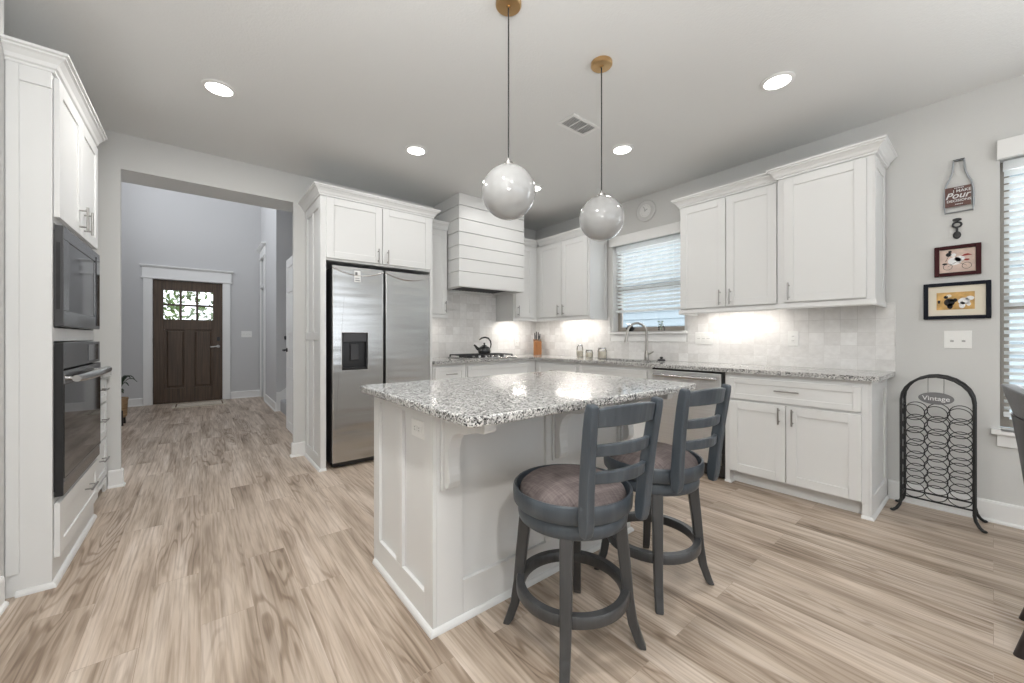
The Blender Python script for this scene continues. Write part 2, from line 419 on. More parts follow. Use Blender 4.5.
def tube(bm, pts, r, n=10, closed=False):
    """round tube along points; r a number or a list"""
    pts = [Vector(p) for p in pts]; m = len(pts)
    rs = r if isinstance(r, (list, tuple)) else [r]*m
    rings = []; prev = None
    for i, p in enumerate(pts):
        if closed: t = pts[(i+1) % m]-pts[i-1]
        else: t = pts[min(i+1, m-1)]-pts[max(i-1, 0)]
        t.normalize()
        if prev is None:
            u = t.orthogonal().normalized()
        else:
            u = prev-t*prev.dot(t)
            u = u.normalized() if u.length > 1e-6 else t.orthogonal().normalized()
        prev = u; w = t.cross(u)
        rings.append([bm.verts.new(p+(u*cos(2*pi*k/n)+w*sin(2*pi*k/n))*rs[i]) for k in range(n)])
    for i in range(m if closed else m-1):
        a, b = rings[i], rings[(i+1) % m]
        if closed and i == m-1:
            # line the last ring up with the first
            best = min(range(n), key=lambda s: (b[s].co-a[0].co).length)
            b = b[best:]+b[:best]
        for k in range(n):
            bm.faces.new((a[k], a[(k+1) % n], b[(k+1) % n], b[k]))
    if not closed:
        bm.faces.new(rings[0][::-1]); bm.faces.new(rings[-1])
    return bm


def bar(bm, pts, sizes, side):
    """rectangular bar along points; sizes a list of (across, along-normal); side the fixed across direction"""
    pts = [Vector(p) for p in pts]; rings = []
    m = len(pts)
    for i, p in enumerate(pts):
        t = (pts[min(i+1, m-1)]-pts[max(i-1, 0)]).normalized()
        s = Vector(side[i] if isinstance(side, list) else side)
        s = (s-t*s.dot(t)).normalized(); w = t.cross(s)
        a, b = sizes[i] if isinstance(sizes, list) else sizes
        rings.append([bm.verts.new(p+s*(sx*a/2)+w*(sy*b/2)) for sx, sy in ((-1, -1), (1, -1), (1, 1), (-1, 1))])
    for a, b in zip(rings, rings[1:]):
        for k in range(4): bm.faces.new((a[k], a[(k+1) % 4], b[(k+1) % 4], b[k]))
    bm.faces.new(rings[0][::-1]); bm.faces.new(rings[-1])
    return bm


def sweep(bm, path, prof, closed=False):
    """moulding: profile [(out, z)] swept along an XY path, mitred; 'out' lies to the right of travel"""
    P = [Vector(p) for p in path]; n = len(P); rings = []
    for i in range(n):
        d0 = (P[i]-P[i-1]).normalized() if (i > 0 or closed) else None
        d1 = (P[(i+1) % n]-P[i]).normalized() if (i < n-1 or closed) else None
        if d0 is None: d0 = d1
        if d1 is None: d1 = d0
        n0 = Vector((d0.y, -d0.x)); n1 = Vector((d1.y, -d1.x))
        mv = n0+n1; mv = mv/(mv.dot(n0))
        rings.append([bm.verts.new((P[i].x+mv.x*o, P[i].y+mv.y*o, z)) for o, z in prof])
    k = len(prof)
    for i in range(n if closed else n-1):
        a, b = rings[i], rings[(i+1) % n]
        for j in range(k): bm.faces.new((a[j], a[(j+1) % k], b[(j+1) % k], b[j]))
    if not closed:
        bm.faces.new(rings[0][::-1]); bm.faces.new(rings[-1])
    return bm


def ellipsoid(bm, c, r, n=16, m=10):
    M4 = Matrix.Translation(c) @ Matrix.Diagonal((*r, 1))
    bmesh.ops.create_uvsphere(bm, u_segments=n, v_segments=m, radius=1, matrix=M4)
    return bm


WORLD = {}


def tag(o, label=None, cat=None, group=None, kind=None):
    if label: o['label'] = label
    if cat: o['category'] = cat
    if group: o['group'] = group
    if kind: o['kind'] = kind
    return o


def thing(name, label, cat, loc=(0, 0, 0), group=None):
    o = bpy.data.objects.new(name, None); C.objects.link(o)
    o.location = loc; o.empty_display_size = 0.1
    WORLD[o.name] = Vector(loc)
    return tag(o, label, cat, group)


def obj(name, bm, m, parent=None, bevel=0.0, seg=2, smooth=None, label=None, sub=0, local=False):
    """one mesh object; bm is in world coordinates (or already local to the parent)"""
    bmesh.ops.recalc_face_normals(bm, faces=bm.faces)
    off = Vector((0, 0, 0)) if (parent is None or local) else WORLD.get(parent.name, Vector((0, 0, 0)))
    if off.length > 0: bmesh.ops.translate(bm, verts=bm.verts, vec=-off)
    me = bpy.data.meshes.new(name); bm.to_mesh(me); bm.free()
    mm = M[m] if isinstance(m, str) else m
    me.materials.append(mm)
    if smooth is not None:
        for p in me.polygons: p.use_smooth = True
        me.set_sharp_from_angle(angle=radians(smooth))
    o = bpy.data.objects.new(name, me); C.objects.link(o)
    if parent is not None:
        o.parent = parent
        WORLD[o.name] = off
    else:
        WORLD[o.name] = Vector((0, 0, 0))
    if bevel:
        b = o.modifiers.new('edge', 'BEVEL'); b.width = bevel; b.segments = seg; b.limit_method = 'ANGLE'; b.angle_limit = radians(35)
    if sub:
        s = o.modifiers.new('smooth', 'SUBSURF'); s.levels = sub; s.render_levels = sub
    if label: o['label'] = label
    return o


def struct(name, bm, m, parent=None, **kw):
    o = obj(name, bm, m, parent, **kw)
    if parent is None: o['kind'] = 'structure'
    return o


def sroot(name, label, cat, loc=(0, 0, 0)):
    t = thing(name, label, cat, loc); t['kind'] = 'structure'
    return t


def dup(root, loc, rz, label):
    r = root.copy(); C.objects.link(r); r.location = loc; r.rotation_euler = (0, 0, rz); r['label'] = label
    for ch in list(root.children):
        c = ch.copy(); C.objects.link(c); c.parent = r
        for g in ch.children:
            d = g.copy(); C.objects.link(d); d.parent = c
    return r


def text(name, s, m, size, loc, rot, parent=None, ext=0.0008, shear=0.0, bold=0.0):
    cu = bpy.data.curves.new(name, 'FONT'); cu.body = s; cu.size = size; cu.extrude = ext; cu.shear = shear; cu.offset = bold
    cu.align_x = 'CENTER'; cu.align_y = 'CENTER'
    cu.materials.append(M[m])
    o = bpy.data.objects.new(name, cu); C.objects.link(o)
    off = WORLD.get(parent.name, Vector((0, 0, 0))) if parent is not None else Vector((0, 0, 0))
    o.location = Vector(loc)-off; o.rotation_euler = rot
    bpy.context.view_layer.update()
    me = bpy.data.meshes.new_from_object(o.evaluated_get(bpy.context.evaluated_depsgraph_get()))
    lo, ro = o.location.copy(), o.rotation_euler.copy()
    bpy.data.objects.remove(o)
    o = bpy.data.objects.new(name, me); C.objects.link(o); o.location = lo; o.rotation_euler = ro
    if parent is not None: o.parent = parent
    return o


def shaker(bm, ax, front, out, a0, a1, z0, z1, rail=0.062, th=0.02, rec=0.007):
    """a framed door whose front lies at depth 'front' and faces along out (+1/-1)"""
    back = front-out*th
    fbox(bm, ax, back, front-out*rec, a0+rail*0.9, a1-rail*0.9, z0+rail*0.9, z1-rail*0.9)
    fbox(bm, ax, back, front, a0, a0+rail, z0, z1)
    fbox(bm, ax, back, front, a1-rail, a1, z0, z1)
    fbox(bm, ax, back, front, a0+rail, a1-rail, z0, z0+rail)
    fbox(bm, ax, back, front, a0+rail, a1-rail, z1-rail, z1)
    return bm


def pull(ax, front, out, a, z, length=0.13, vertical=True, stand=0.032):
    """bar pull"""
    bm = nb()
    d = front+out*stand
    def P(dd, aa, zz): return (dd, aa, zz) if ax == 'x' else (aa, dd, zz)
    h = length/2
    if vertical:
        tube(bm, [P(d, a, z-h), P(d, a, z+h)], 0.0055, 10)
        for s in (-0.68, 0.68): tube(bm, [P(front-out*0.0002, a, z+s*h), P(d, a, z+s*h)], 0.0045, 8)
    else:
        tube(bm, [P(d, a-h, z), P(d, a+h, z)], 0.0055, 10)
        for s in (-0.68, 0.68): tube(bm, [P(front-out*0.0002, a+s*h, z), P(d, a+s*h, z)], 0.0045, 8)
    return bm


def door(parent, ax, front, out, a0, a1, z0, z1, hand=None, hz=None, hl=0.13, name='door', vertical=True, rail=0.062):
    d = obj(name, shaker(nb(), ax, front, out, a0, a1, z0, z1, rail), 'cab', parent, bevel=0.002)
    if hand is not None:
        obj('handle', pull(ax, front, out, hand, hz, hl, vertical), 'nickel', d, smooth=50)
    return d


CROWN = [(0.0, 0.0), (0.012, 0.0), (0.012, 0.012), (0.020, 0.018), (0.026, 0.034), (0.042, 0.052), (0.052, 0.058), (0.052, 0.066), (0.062, 0.070), (0.062, 0.082), (0.0, 0.082)]


def crown(z, prof=CROWN): return [(o, z+h) for o, h in prof]

BASE = [(0.0, 0.0), (0.026, 0.0), (0.025, 0.010), (0.020, 0.016), (0.014, 0.019), (0.014, 0.118), (0.010, 0.130), (0.0, 0.133)]
SHOE = [(0.0, 0.0), (0.017, 0.0), (0.016, 0.009), (0.011, 0.018), (0.005, 0.022), (0.0, 0.023)]

# ================================================================== the setting
struct('floor', box(nb(), -2.6, 4.6, -4.6, 9.4, -0.12, 0.0), 'floor')
bm = nb(); box(bm, -1.3, 4.1, -4.6, 4.42, CZ, CZ+0.12); struct('ceiling', bm, 'ceil')

bm = nb(); box(bm, -0.85, LX, -4.6, 2.712, 0, CZ); box(bm, -1.3, -1.165, 2.66, BY, 0, CZ); box(bm, -1.165, -0.85, 2.66, 2.712, 0, CZ)
struct('wall_left', bm, 'wall')

OXL, OXR, OZ = -0.485, 0.70, 2.465
bm = nb()
box(bm, -1.3, OXL, BY, 4.29, 0, CZ); box(bm, OXR, 4.1, BY, 4.29, 0, CZ); box(bm, OXL, OXR, BY, 4.60, OZ, CZ); box(bm, OXR, 4.1, 4.2905, 4.60, OZ, CZ); box(bm, -1.3, OXL, 4.2905, 4.60, OZ, CZ)
struct('wall_back', bm, 'wall', bevel=0.0)

# window wall with its two openings
W1 = (1.985, 2.87, 1.215, 2.25)      # y0 y1 z0 z1
W2 = (-1.30, -0.025, 0.575, 2.265)
bm = nb()
T = W+0.16
for y0, y1, z0, z1 in ((-4.6, W2[0], 0, CZ), (W2[0], W2[1], 0, W2[2]), (W2[0], W2[1], W2[3], CZ), (W2[1], W1[0], 0, CZ),
                       (W1[0], W1[1], 0, W1[2]), (W1[0], W1[1], W1[3], CZ), (W1[1], BY, 0, CZ)):
    box(bm, W, T, y0, y1, z0, z1)
struct('wall_right', bm, 'wall')

# rear wall behind the camera with a wide window and a glazed door opening
bm = nb()
for x0, x1, z0, z1 in ((-0.67, -0.65, 0, CZ), (1.35, 1.75, 0, CZ), (3.75, W, 0, CZ), (-0.65, 1.35, 0, 0.4), (-0.65, 1.35, 2.5, CZ), (1.75, 3.75, 0, 0.4), (1.75, 3.75, 2.5, CZ)):
    box(bm, x0, x1, -4.60, -4.45, z0, z1)
struct('wall_rear', bm, 'wall')

# hall
HX0, HX1, HY = -1.35, 0.925, 9.05
DX0, DX1, DZ = -0.640, 0.318, 2.165
HZ = 5.0
bm = nb()
box(bm, HX0-0.1, DX0-0.012, HY, HY+0.18, 0, HZ); box(bm, DX1+0.012, HX1, HY, HY+0.18, 0, HZ); box(bm, DX0-0.012, DX1+0.012, HY, HY+0.18, DZ+0.012, HZ)
struct('wall_hall_end', bm, 'hallwall')
bm = nb()
for y0, y1, z0, z1 in ((4.6, 5.6, 0, HZ), (5.6, 8.2, 0, 3.2), (5.6, 8.2, 4.6, HZ), (8.2, HY, 0, HZ)):  # high opening added out of view to let light into the hall
    box(bm, HX0-0.1, HX0, y0, y1, z0, z1)
struct('wall_hall_left', bm, 'hallwall')
bm = nb()
D3 = (8.44, 8.94)       # closet door opening on the right
box(bm, HX1, HX1+0.14, D3[1], HY+0.18, 0, HZ); box(bm, HX1, HX1+0.14, 7.06, D3[0], 0, HZ); box(bm, HX1, HX1+0.14, D3[0], D3[1], 2.66, HZ)
box(bm, HX1, HX1+0.14, 4.645, 5.66, 0, HZ); box(bm, HX1, HX1+0.14, 5.66, 7.06, 3.4, HZ)
struct('wall_hall_right', bm, 'hallwall')
bm = nb(); box(bm, HX1+0.14, 3.4, 7.06, 7.18, 0, HZ); box(bm, HX1+0.14, 3.4, 5.50, 5.62, 0, HZ); box(bm, 3.4, 3.5, 5.5, 7.18, 0, HZ)
struct('wall_stairwell', bm, 'hallwall')
struct('wall_hall_near', box(nb(), -1.3, 3.5, 4.601, 4.64, CZ+0.12, HZ), 'hallwall')
struct('ceiling_hall', box(nb(), HX0-0.1, 3.5, 4.42, HY+0.18, HZ, HZ+0.1), 'ceil')

# baseboards
bm = nb(); sweep(bm, [(LX, 2.664), (LX, -4.45)][::-1], BASE); struct('baseboard_left', bm, 'trim')
bm = nb(); sweep(bm, [(W, -4.45), (W, 0.475)][::-1], BASE); struct('baseboard_right', bm, 'trim')
bm = nb(); sweep(bm, [(-0.552, BY), (OXL, BY), (OXL, 4.29)], BASE)
struct('baseboard_back', bm, 'trim')
bm = nb(); sweep(bm, [(OXR, 4.29), (OXR, BY), (0.802, BY)], BASE)
struct('baseboard_opening', bm, 'trim')
bm = nb(); sweep(bm, [(HX0, HY), (DX0-0.125, HY)], BASE); sweep(bm, [(DX1+0.125, HY), (HX1, HY)], BASE)
struct('baseboard_hall_end', bm, 'trim')
bm = nb(); sweep(bm, [(HX1, 8.31), (HX1, 7.06), (HX1+0.2, 7.06)], BASE); sweep(bm, [(HX1, 5.66), (HX1, 4.65)], [(o*0.8, h) for o, h in BASE]); struct('baseboard_hall_right', bm, 'trim')

# ---- front door
d = sroot('door_1', 'dark walnut front door with six small panes and two tall panels', 'door', ((DX0+DX1)/2, HY, 0))
yf = HY+0.02; th = 0.045
GX = (-0.505, 0.178); GZ = (1.48, 1.99)
bm = nb()
box(bm, DX0, GX[0], yf, yf+th, 0.006, DZ); box(bm, GX[1], DX1, yf, yf+th, 0.006, DZ)
box(bm, GX[0], GX[1], yf, yf+th, GZ[1], DZ); box(bm, GX[0], GX[1], yf, yf+th, 1.30, GZ[0])
box(bm, GX[0], GX[1], yf, yf+th, 0.006, 0.26)
PA = ((-0.470, -0.225), (-0.088, 0.163))
box(bm, GX[0], PA[0][0], yf, yf+th, 0.26, 1.30); box(bm, PA[0][1], PA[1][0], yf, yf+th, 0.26, 1.30); box(bm, PA[1][1], GX[1], yf, yf+th, 0.26, 1.30)
for a, b in PA:
    box(bm, a-0.001, b+0.001, yf+0.018, yf+0.030, 0.259, 1.301)
    hexa(bm, [(a+0.03, yf+0.006, 0.30), (b-0.03, yf+0.006, 0.30), (b-0.012, yf+0.018, 0.285), (a+0.012, yf+0.018, 0.285),
              (a+0.03, yf+0.006, 1.26), (b-0.03, yf+0.006, 1.26), (b-0.012, yf+0.018, 1.275), (a+0.012, yf+0.018, 1.275)])
slab = obj('slab', bm, 'doorwood', d, bevel=0.004)
bm = nb()
pw = (GX[1]-GX[0])/3; ph = (GZ[1]-GZ[0])/2
for i in (1, 2): box(bm, GX[0]+pw*i-0.017, GX[0]+pw*i+0.017, yf+0.004, yf+th-0.004, GZ[0], GZ[1])
for i in range(3): box(bm, GX[0]+pw*i+0.017*(i > 0), GX[0]+pw*(i+1)-0.017*(i < 2), yf+0.004, yf+th-0.004, GZ[0]+ph-0.017, GZ[0]+ph+0.017)
obj('muntin', bm, 'doorwood', d)
obj('glass', box(nb(), GX[0], GX[1], yf+0.02, yf+0.026, GZ[0], GZ[1]), 'glass', d)
bm = nb(); lathe(bm, [(0.028, 0), (0.028, -0.012), (0.012, -0.016), (0.012, -0.05)], (0.255, yf-0.0005, 0.995), 18, 'y'); bar(bm, [(0.262, yf-0.045, 0.995), (0.20, yf-0.047, 0.992), (0.14, yf-0.045, 0.985)], (0.018, 0.012), (0, 0, 1))
obj('handle', bm, 'nickel', d, smooth=40)
bm = nb(); box(bm, 0.235, 0.278, yf-0.018, yf-0.0005, 1.10, 1.17); obj('deadbolt', bm, 'black', d, bevel=0.004)
bm = nb()
for z in (0.25, 1.1, 1.95): tube(bm, [(DX0-0.004, yf-0.007, z-0.05), (DX0-0.004, yf-0.007, z+0.05)], 0.006, 8)
obj('hinge', bm, 'nickel', d, smooth=40)
bm = nb()
box(bm, DX0-0.12, DX0-0.006, HY-0.022, HY-0.0005, 0, DZ+0.008); box(bm, DX1+0.006, DX1+0.12, HY-0.022, HY-0.0005, 0, DZ+0.008)
box(bm, DX0-0.135, DX1+0.135, HY-0.024, HY-0.0005, DZ+0.034, DZ+0.20); box(bm, DX0-0.15, DX1+0.15, HY-0.034, HY-0.0005, DZ+0.008, DZ+0.034)
sweep(bm, [(DX0-0.135, HY-0.001), (DX0-0.135, HY-0.024), (DX1+0.135, HY-0.024), (DX1+0.135, HY-0.001)], [(0, DZ+0.20), (0.012, DZ+0.20), (0.03, DZ+0.225), (0.03, DZ+0.24), (0, DZ+0.24)])
box(bm, DX0-0.0115, DX0-0.002, HY, HY+0.12, 0, DZ+0.0115); box(bm, DX1+0.002, DX1+0.0115, HY, HY+0.12, 0, DZ+0.0115); box(bm, DX0-0.002, DX1+0.002, HY, HY+0.12, DZ+0.002, DZ+0.0115)
box(bm, DX0-0.002, DX0+0.012, yf+th+0.001, HY+0.12, 0, DZ); box(bm, DX1-0.012, DX1+0.002, yf+th+0.001, HY+0.12, 0, DZ); box(bm, DX0+0.012, DX1-0.012, yf+th+0.001, HY+0.12, DZ-0.012, DZ+0.002); box(bm, DX0+0.012, DX1-0.012, yf+th+0.001, HY+0.12, 0.0, 0.02)
struct('trim_1', bm, 'trim', bevel=0.002)

# ---- closet door with transom on the right of the hall
d = sroot('door_3', 'white closet door under a transom panel on the right of the hall', 'door', (HX1, 8.69, 0))
bm = nb(); shaker(bm, 'x', HX1+0.03, -1, D3[0]+0.004, D3[1]-0.004, 0.008, 2.10, 0.10, 0.04); obj('slab', bm, 'trim', d, bevel=0.002)
bm = nb(); shaker(bm, 'x', HX1+0.03, -1, D3[0]+0.004, D3[1]-0.004, 2.16, 2.655, 0.06, 0.04); obj('transom', bm, 'trim', d, bevel=0.002)
bm = nb()
for z in (0.3, 1.1, 1.9): tube(bm, [(HX1-0.006, D3[0]+0.008, z-0.045), (HX1-0.006, D3[0]+0.008, z+0.045)], 0.006, 8)
obj('hinge', bm, 'black', d)
bm = nb()
box(bm, HX1-0.02, HX1-0.0005, D3[0]-0.10, D3[0]-0.003, 0, 2.66); box(bm, HX1-0.02, HX1-0.0005, D3[1]+0.003, D3[1]+0.085, 0, 2.66)
box(bm, HX1-0.02, HX1+0.10, D3[0], D3[1], 2.105, 2.155)
box(bm, HX1-0.03, HX1-0.0005, D3[0]-0.12, D3[1]+0.09, 2.66, 2.69); box(bm, HX1-0.022, HX1-0.0005, D3[0]-0.11, D3[1]+0.085, 2.69, 2.83)
sweep(bm, [(HX1-0.001, D3[1]+0.085), (HX1-0.022, D3[1]+0.085), (HX1-0.022, D3[0]-0.11), (HX1-0.001, D3[0]-0.11)][::-1], [(0, 2.83), (-0.012, 2.83), (-0.05, 2.87), (-0.05, 2.89), (0, 2.89)])
struct('trim_2', bm, 'trim', bevel=0.002)

# ---- open white door standing edge-on inside the opening
d = sroot('door_2', 'open white panelled door with black lever just inside the hall opening', 'door', (0.865, 5.1, 0))
bm = nb()
shaker(bm, 'x', 0.845, -1, 4.74, 5.62, 0.01, 2.13, 0.11, 0.038); obj('slab', bm, 'trim', d, bevel=0.003)
bm = nb()
for z in (0.75, 1.25, 1.75): box(bm, 0.842, 0.8515, 4.86, 5.50, z-0.04, z+0.04)
obj('rail', bm, 'trim', d, bevel=0.002)
bm = nb(); lathe(bm, [(0.026, 0), (0.026, -0.01), (0.010, -0.014), (0.010, -0.05)], (0.8448, 5.54, 1.0), 16, 'x'); bar(bm, [(0.798, 5.545, 1.0), (0.796, 5.43, 0.995)], (0.016, 0.012), (0, 0, 1))
obj('handle', bm, 'iron', d, smooth=40)

# ---- stairs
st = sroot('staircase', 'carpeted stairs with white stringer rising to the right off the hall', 'stairs', (HX1, 6.36, 0))
for i in range(9):
    obj('step', box(nb(), HX1+0.05+0.26*i, HX1+0.05+0.26*(i+1)+(0 if i < 8 else 0.3), 5.665, 7.02, 0 if i == 0 else 0.18*i+0.0005, 0.18*(i+1)), 'carpet', st, bevel=0.015)
bm = nb()
prism(bm, [(HX1+0.002, 0.0), (HX1+2.4, 0.0), (HX1+2.4, 1.95), (HX1+0.05, 0.30), (HX1+0.002, 0.30)], lambda u, v, t: (u, t, v), 7.024, 7.055)
obj('stringer', bm, 'trim', st)
h = thing('handrail', 'dark wooden handrail sloping up the stairwell wall', 'handrail', (HX1+0.15, 6.98, 1.1))
bm = nb(); bar(bm, [(HX1+0.10, 6.985, 1.15), (HX1+0.20, 6.985, 1.16), (HX1+1.9, 6.985, 2.36)], (0.045, 0.06), (0, 1, 0)); obj('rail', bm, 'iron', h, bevel=0.008)
bm = nb(); tube(bm, [(HX1+0.5, 6.985, 1.345), (HX1+0.5, 7.0585, 1.33)], 0.012, 10); obj('bracket', bm, 'iron', h)

# ================================================================== windows
def blind(name, label, x, y0, y1, ztop, zbot, pitch, tilt, cat='window blind', ladders=()):
    t = thing(name, label, cat, (x, (y0+y1)/2, zbot))
    obj('headrail', box(nb(), x-0.022, x+0.028, y0, y1, ztop-0.055, ztop), 'blind', t, bevel=0.003)
    bm = nb(); z = ztop-0.075
    while z > zbot+0.05:
        w, h = 0.024*cos(tilt), 0.024*sin(tilt)
        th = 0.0016
        hexa(bm, [(x-w, y0+0.004, z-h-th), (x+w, y0+0.004, z+h-th), (x+w, y1-0.004, z+h-th), (x-w, y1-0.004, z-h-th),
                  (x-w, y0+0.004, z-h+th), (x+w, y0+0.004, z+h+th), (x+w, y1-0.004, z+h+th), (x-w, y1-0.004, z-h+th)])
        z -= pitch
    obj('slats', bm, 'blind', t)
    obj('bottom_rail', box(nb(), x-0.024, x+0.024, y0+0.002, y1-0.002, zbot, zbot+0.028), 'blind', t, bevel=0.004)
    bm = nb()
    for y in ladders:
        tube(bm, [(x-0.026, y, zbot+0.026), (x-0.026, y, ztop-0.05)], 0.0014, 6)
        tube(bm, [(x+0.026, y, zbot+0.026), (x+0.026, y, ztop-0.05)], 0.0014, 6)
    obj('ladder_cord', bm, 'blind', t)
    return t


def window(name, label, y0, y1, z0, z1, meet):
    t = sroot(name, label, 'window', (W, (y0+y1)/2, z0))
    xs = W+0.10
    bm = nb(); fw = 0.038
    box(bm, xs, xs+0.05, y0+0.001, y0+fw, z0+0.012, z1-0.001); box(bm, xs, xs+0.05, y1-fw, y1-0.001, z0+0.012, z1-0.001)
    box(bm, xs, xs+0.05, y0+fw, y1-fw, z1-fw, z1-0.001); box(bm, xs, xs+0.05, y0+fw, y1-fw, z0+0.012, z0+0.062)
    box(bm, xs-0.004, xs+0.05, y0+fw, y1-fw, meet-0.02, meet+0.02)
    obj('sash', bm, 'sash', t, bevel=0.003)
    obj('pane', box(nb(), xs+0.022, xs+0.027, y0+fw, y1-fw, z0+0.062, z1-fw), 'glass', t)
    bm = nb(); box(bm, W-0.045, W+0.10, y0+0.001, y1-0.001, z0+0.0005, z0+0.011); box(bm, W-0.045, W-0.0005, y0-0.035, y1+0.035, z0-0.02, z0+0.011)
    obj('sill', bm, 'trim', t, bevel=0.003)
    return t

w1 = window('window_1', 'kitchen window with taupe sash above the sink', *W1, 1.74)
bm = nb(); box(bm, W-0.018, W-0.0005, W1[0]-0.02, W1[1]+0.02, W1[2]-0.105, W1[2]-0.021); obj('apron', bm, 'trim', w1, bevel=0.002)
bm = nb(); box(bm, W-0.030, W-0.0005, W1[0]-0.02, W1[1]+0.035, W1[3]-0.01, W1[3]+0.10); obj('header', bm, 'trim', w1, bevel=0.003)
w2 = window('window_2', 'tall dining window at the right edge of the wall', *W2, 1.35)
bm = nb(); box(bm, W-0.018, W-0.0005, W2[0]-0.02, W2[1]+0.012, W2[2]-0.095, W2[2]-0.021); obj('apron', bm, 'trim', w2, bevel=0.002)
bm = nb(); box(bm, W-0.034, W-0.0005, W2[0]-0.02, W2[1]+0.012, W2[3]-0.012, W2[3]+0.105); obj('header', bm, 'trim', w2, bevel=0.003)
blind('window_blind', 'white slatted blind half lowered over the window above the sink', W+0.05, W1[0]+0.02, W1[1]-0.02, W1[3]-0.012, 1.45, 0.043, radians(-24), ladders=(2.12, 2.43, 2.76))
blind('window_blind', 'long white slatted blind at the right edge beside the pictures', W+0.05, W2[0]+0.01, W2[1]-0.012, W2[3]-0.015, 0.66, 0.043, radians(-24), ladders=(-0.12, -0.6))

# outside the windows
bm = nb(); box(bm, 7.4, 7.6, -6, 9, -0.5, 3.2)
o = struct('neighbour_wall', bm, 'siding'); 
bm = nb()
for k in range(24): hexa(bm, [(7.37, -6, -0.4+k*0.15), (7.4, -6, -0.4+k*0.15), (7.4, 9, -0.4+k*0.15), (7.37, 9, -0.4+k*0.15), (7.392, -6, -0.26+k*0.15), (7.4, -6, -0.26+k*0.15), (7.4, 9, -0.26+k*0.15), (7.392, 9, -0.26+k*0.15)])
obj('clapboard', bm, 'siding', o)
struct('ground', box(nb(), -12, 14, 9.5, 20, -0.4, -0.15), mat('pale_paving', (0.5, 0.5, 0.47), 0.9))
bm = nb(); rr = random.Random(3)
for k in range(3200):
    c = Vector((rr.uniform(-1.8, 2.4), rr.uniform(11.6, 12.6), rr.uniform(-0.16, 3.2)))
    if sin(c.x*5.1+c.z*3)*cos(c.z*6.2-c.x*2) < -0.72: continue
    a = Vector((rr.gauss(0, 1), rr.gauss(0, 1), rr.gauss(0, 1))).normalized()*0.085
    b = a.orthogonal().normalized()*0.04
    v = [bm.verts.new(c+p) for p in (-a, b, a, -b)]
    bm.faces.new(v)
bm2 = obj('foliage', bm, 'hedge'); tag(bm2, 'green garden foliage seen through the front door panes', 'foliage', kind='stuff')

# ================================================================== left wall of cabinets
cx = -0.535
t = thing('oven_cabinet', 'tall white cabinet at the left holding the microwave and oven', 'cabinet', (cx-0.3, 3.17, 0))
Y0, Y1 = 2.725, 3.62
MWZ = (1.205, 1.68); OVZ = (0.405, 1.128)
bm = nb()
box(bm, -1.16, cx, Y0, Y0+0.022, 0, 2.372); box(bm, -1.16, cx, Y1-0.022, Y1, 0, 2.372)
box(bm, -1.16, -1.14, Y0+0.022, Y1-0.022, 0, 2.372)
for z0, z1 in ((0, 0.40), (1.135, 1.198), (1.69, 2.372)): box(bm, -1.139, cx, Y0+0.0225, Y1-0.0225, z0, z1)
# stile on the visible side panel and along the wall
box(bm, -0.668, -0.630, Y0-0.010, Y0, 0.10, 2.372); box(bm, -0.6295, cx, Y0-0.010, Y0, 2.30, 2.372)
obj('body', bm, 'cab', t, bevel=0.0015)
obj('crown', sweep(nb(), [(-0.669, Y0), (cx, Y0), (cx, Y1)][::1], crown(2.372)), 'cab', t)
obj('base_molding', sweep(nb(), [(-0.64, Y0), (cx, Y0), (cx, Y1-0.01)], SHOE), 'cab', t)
fx = cx+0.021
door(t, 'x', fx, 1, Y0+0.015, 3.168, 1.715, 2.362, 3.115, 1.80)
door(t, 'x', fx, 1, 3.174, Y1-0.015, 1.715, 2.362, 3.225, 1.80)
door(t, 'x', fx, 1, Y0+0.02, Y1-0.012, 0.125, 0.375, 3.30, 0.285, 0.15, 'drawer', False)

t = thing('microwave', 'built-in stainless microwave above the wall oven', 'microwave', (cx, 3.17, MWZ[0]))
obj('body', box(nb(), -1.0, cx+0.001, Y0+0.045, Y1-0.045, MWZ[0]+0.02, MWZ[1]-0.02), 'dgrey', t)
fx = cx+0.031
bm = nb(); y0, y1 = Y0+0.028, Y1-0.028
box(bm, cx+0.0015, fx, y0, y1, MWZ[0], MWZ[0]+0.075); box(bm, cx+0.0015, fx, y0, y1, MWZ[1]-0.06, MWZ[1])
box(bm, cx+0.0015, fx, y0, y0+0.10, MWZ[0]+0.075, MWZ[1]-0.06); box(bm, cx+0.0015, fx, y1-0.13, y1, MWZ[0]+0.075, MWZ[1]-0.06)
obj('front_frame', bm, 'steel_dark', t, bevel=0.003)
obj('window', box(nb(), cx+0.0015, fx-0.004, y0+0.10, y1-0.13, MWZ[0]+0.075, MWZ[1]-0.06), 'blackglass', t)
bm = nb(); box(bm, fx+0.0003, fx+0.0025, y1-0.115, y1-0.02, MWZ[0]+0.02, MWZ[1]-0.03); obj('control_panel', bm, 'blackglass', t)
bm = nb(); box(bm, cx+0.002, fx-0.001, y0-0.0035, y0-0.0003, MWZ[0], MWZ[1]); obj('side_trim', bm, 'dgrey', t)
bm = nb(); box(bm, cx+0.008, fx-0.010, y0-0.0050, y0-0.0037, MWZ[0]+0.08, MWZ[1]-0.08); obj('side_grip', bm, 'black', t)

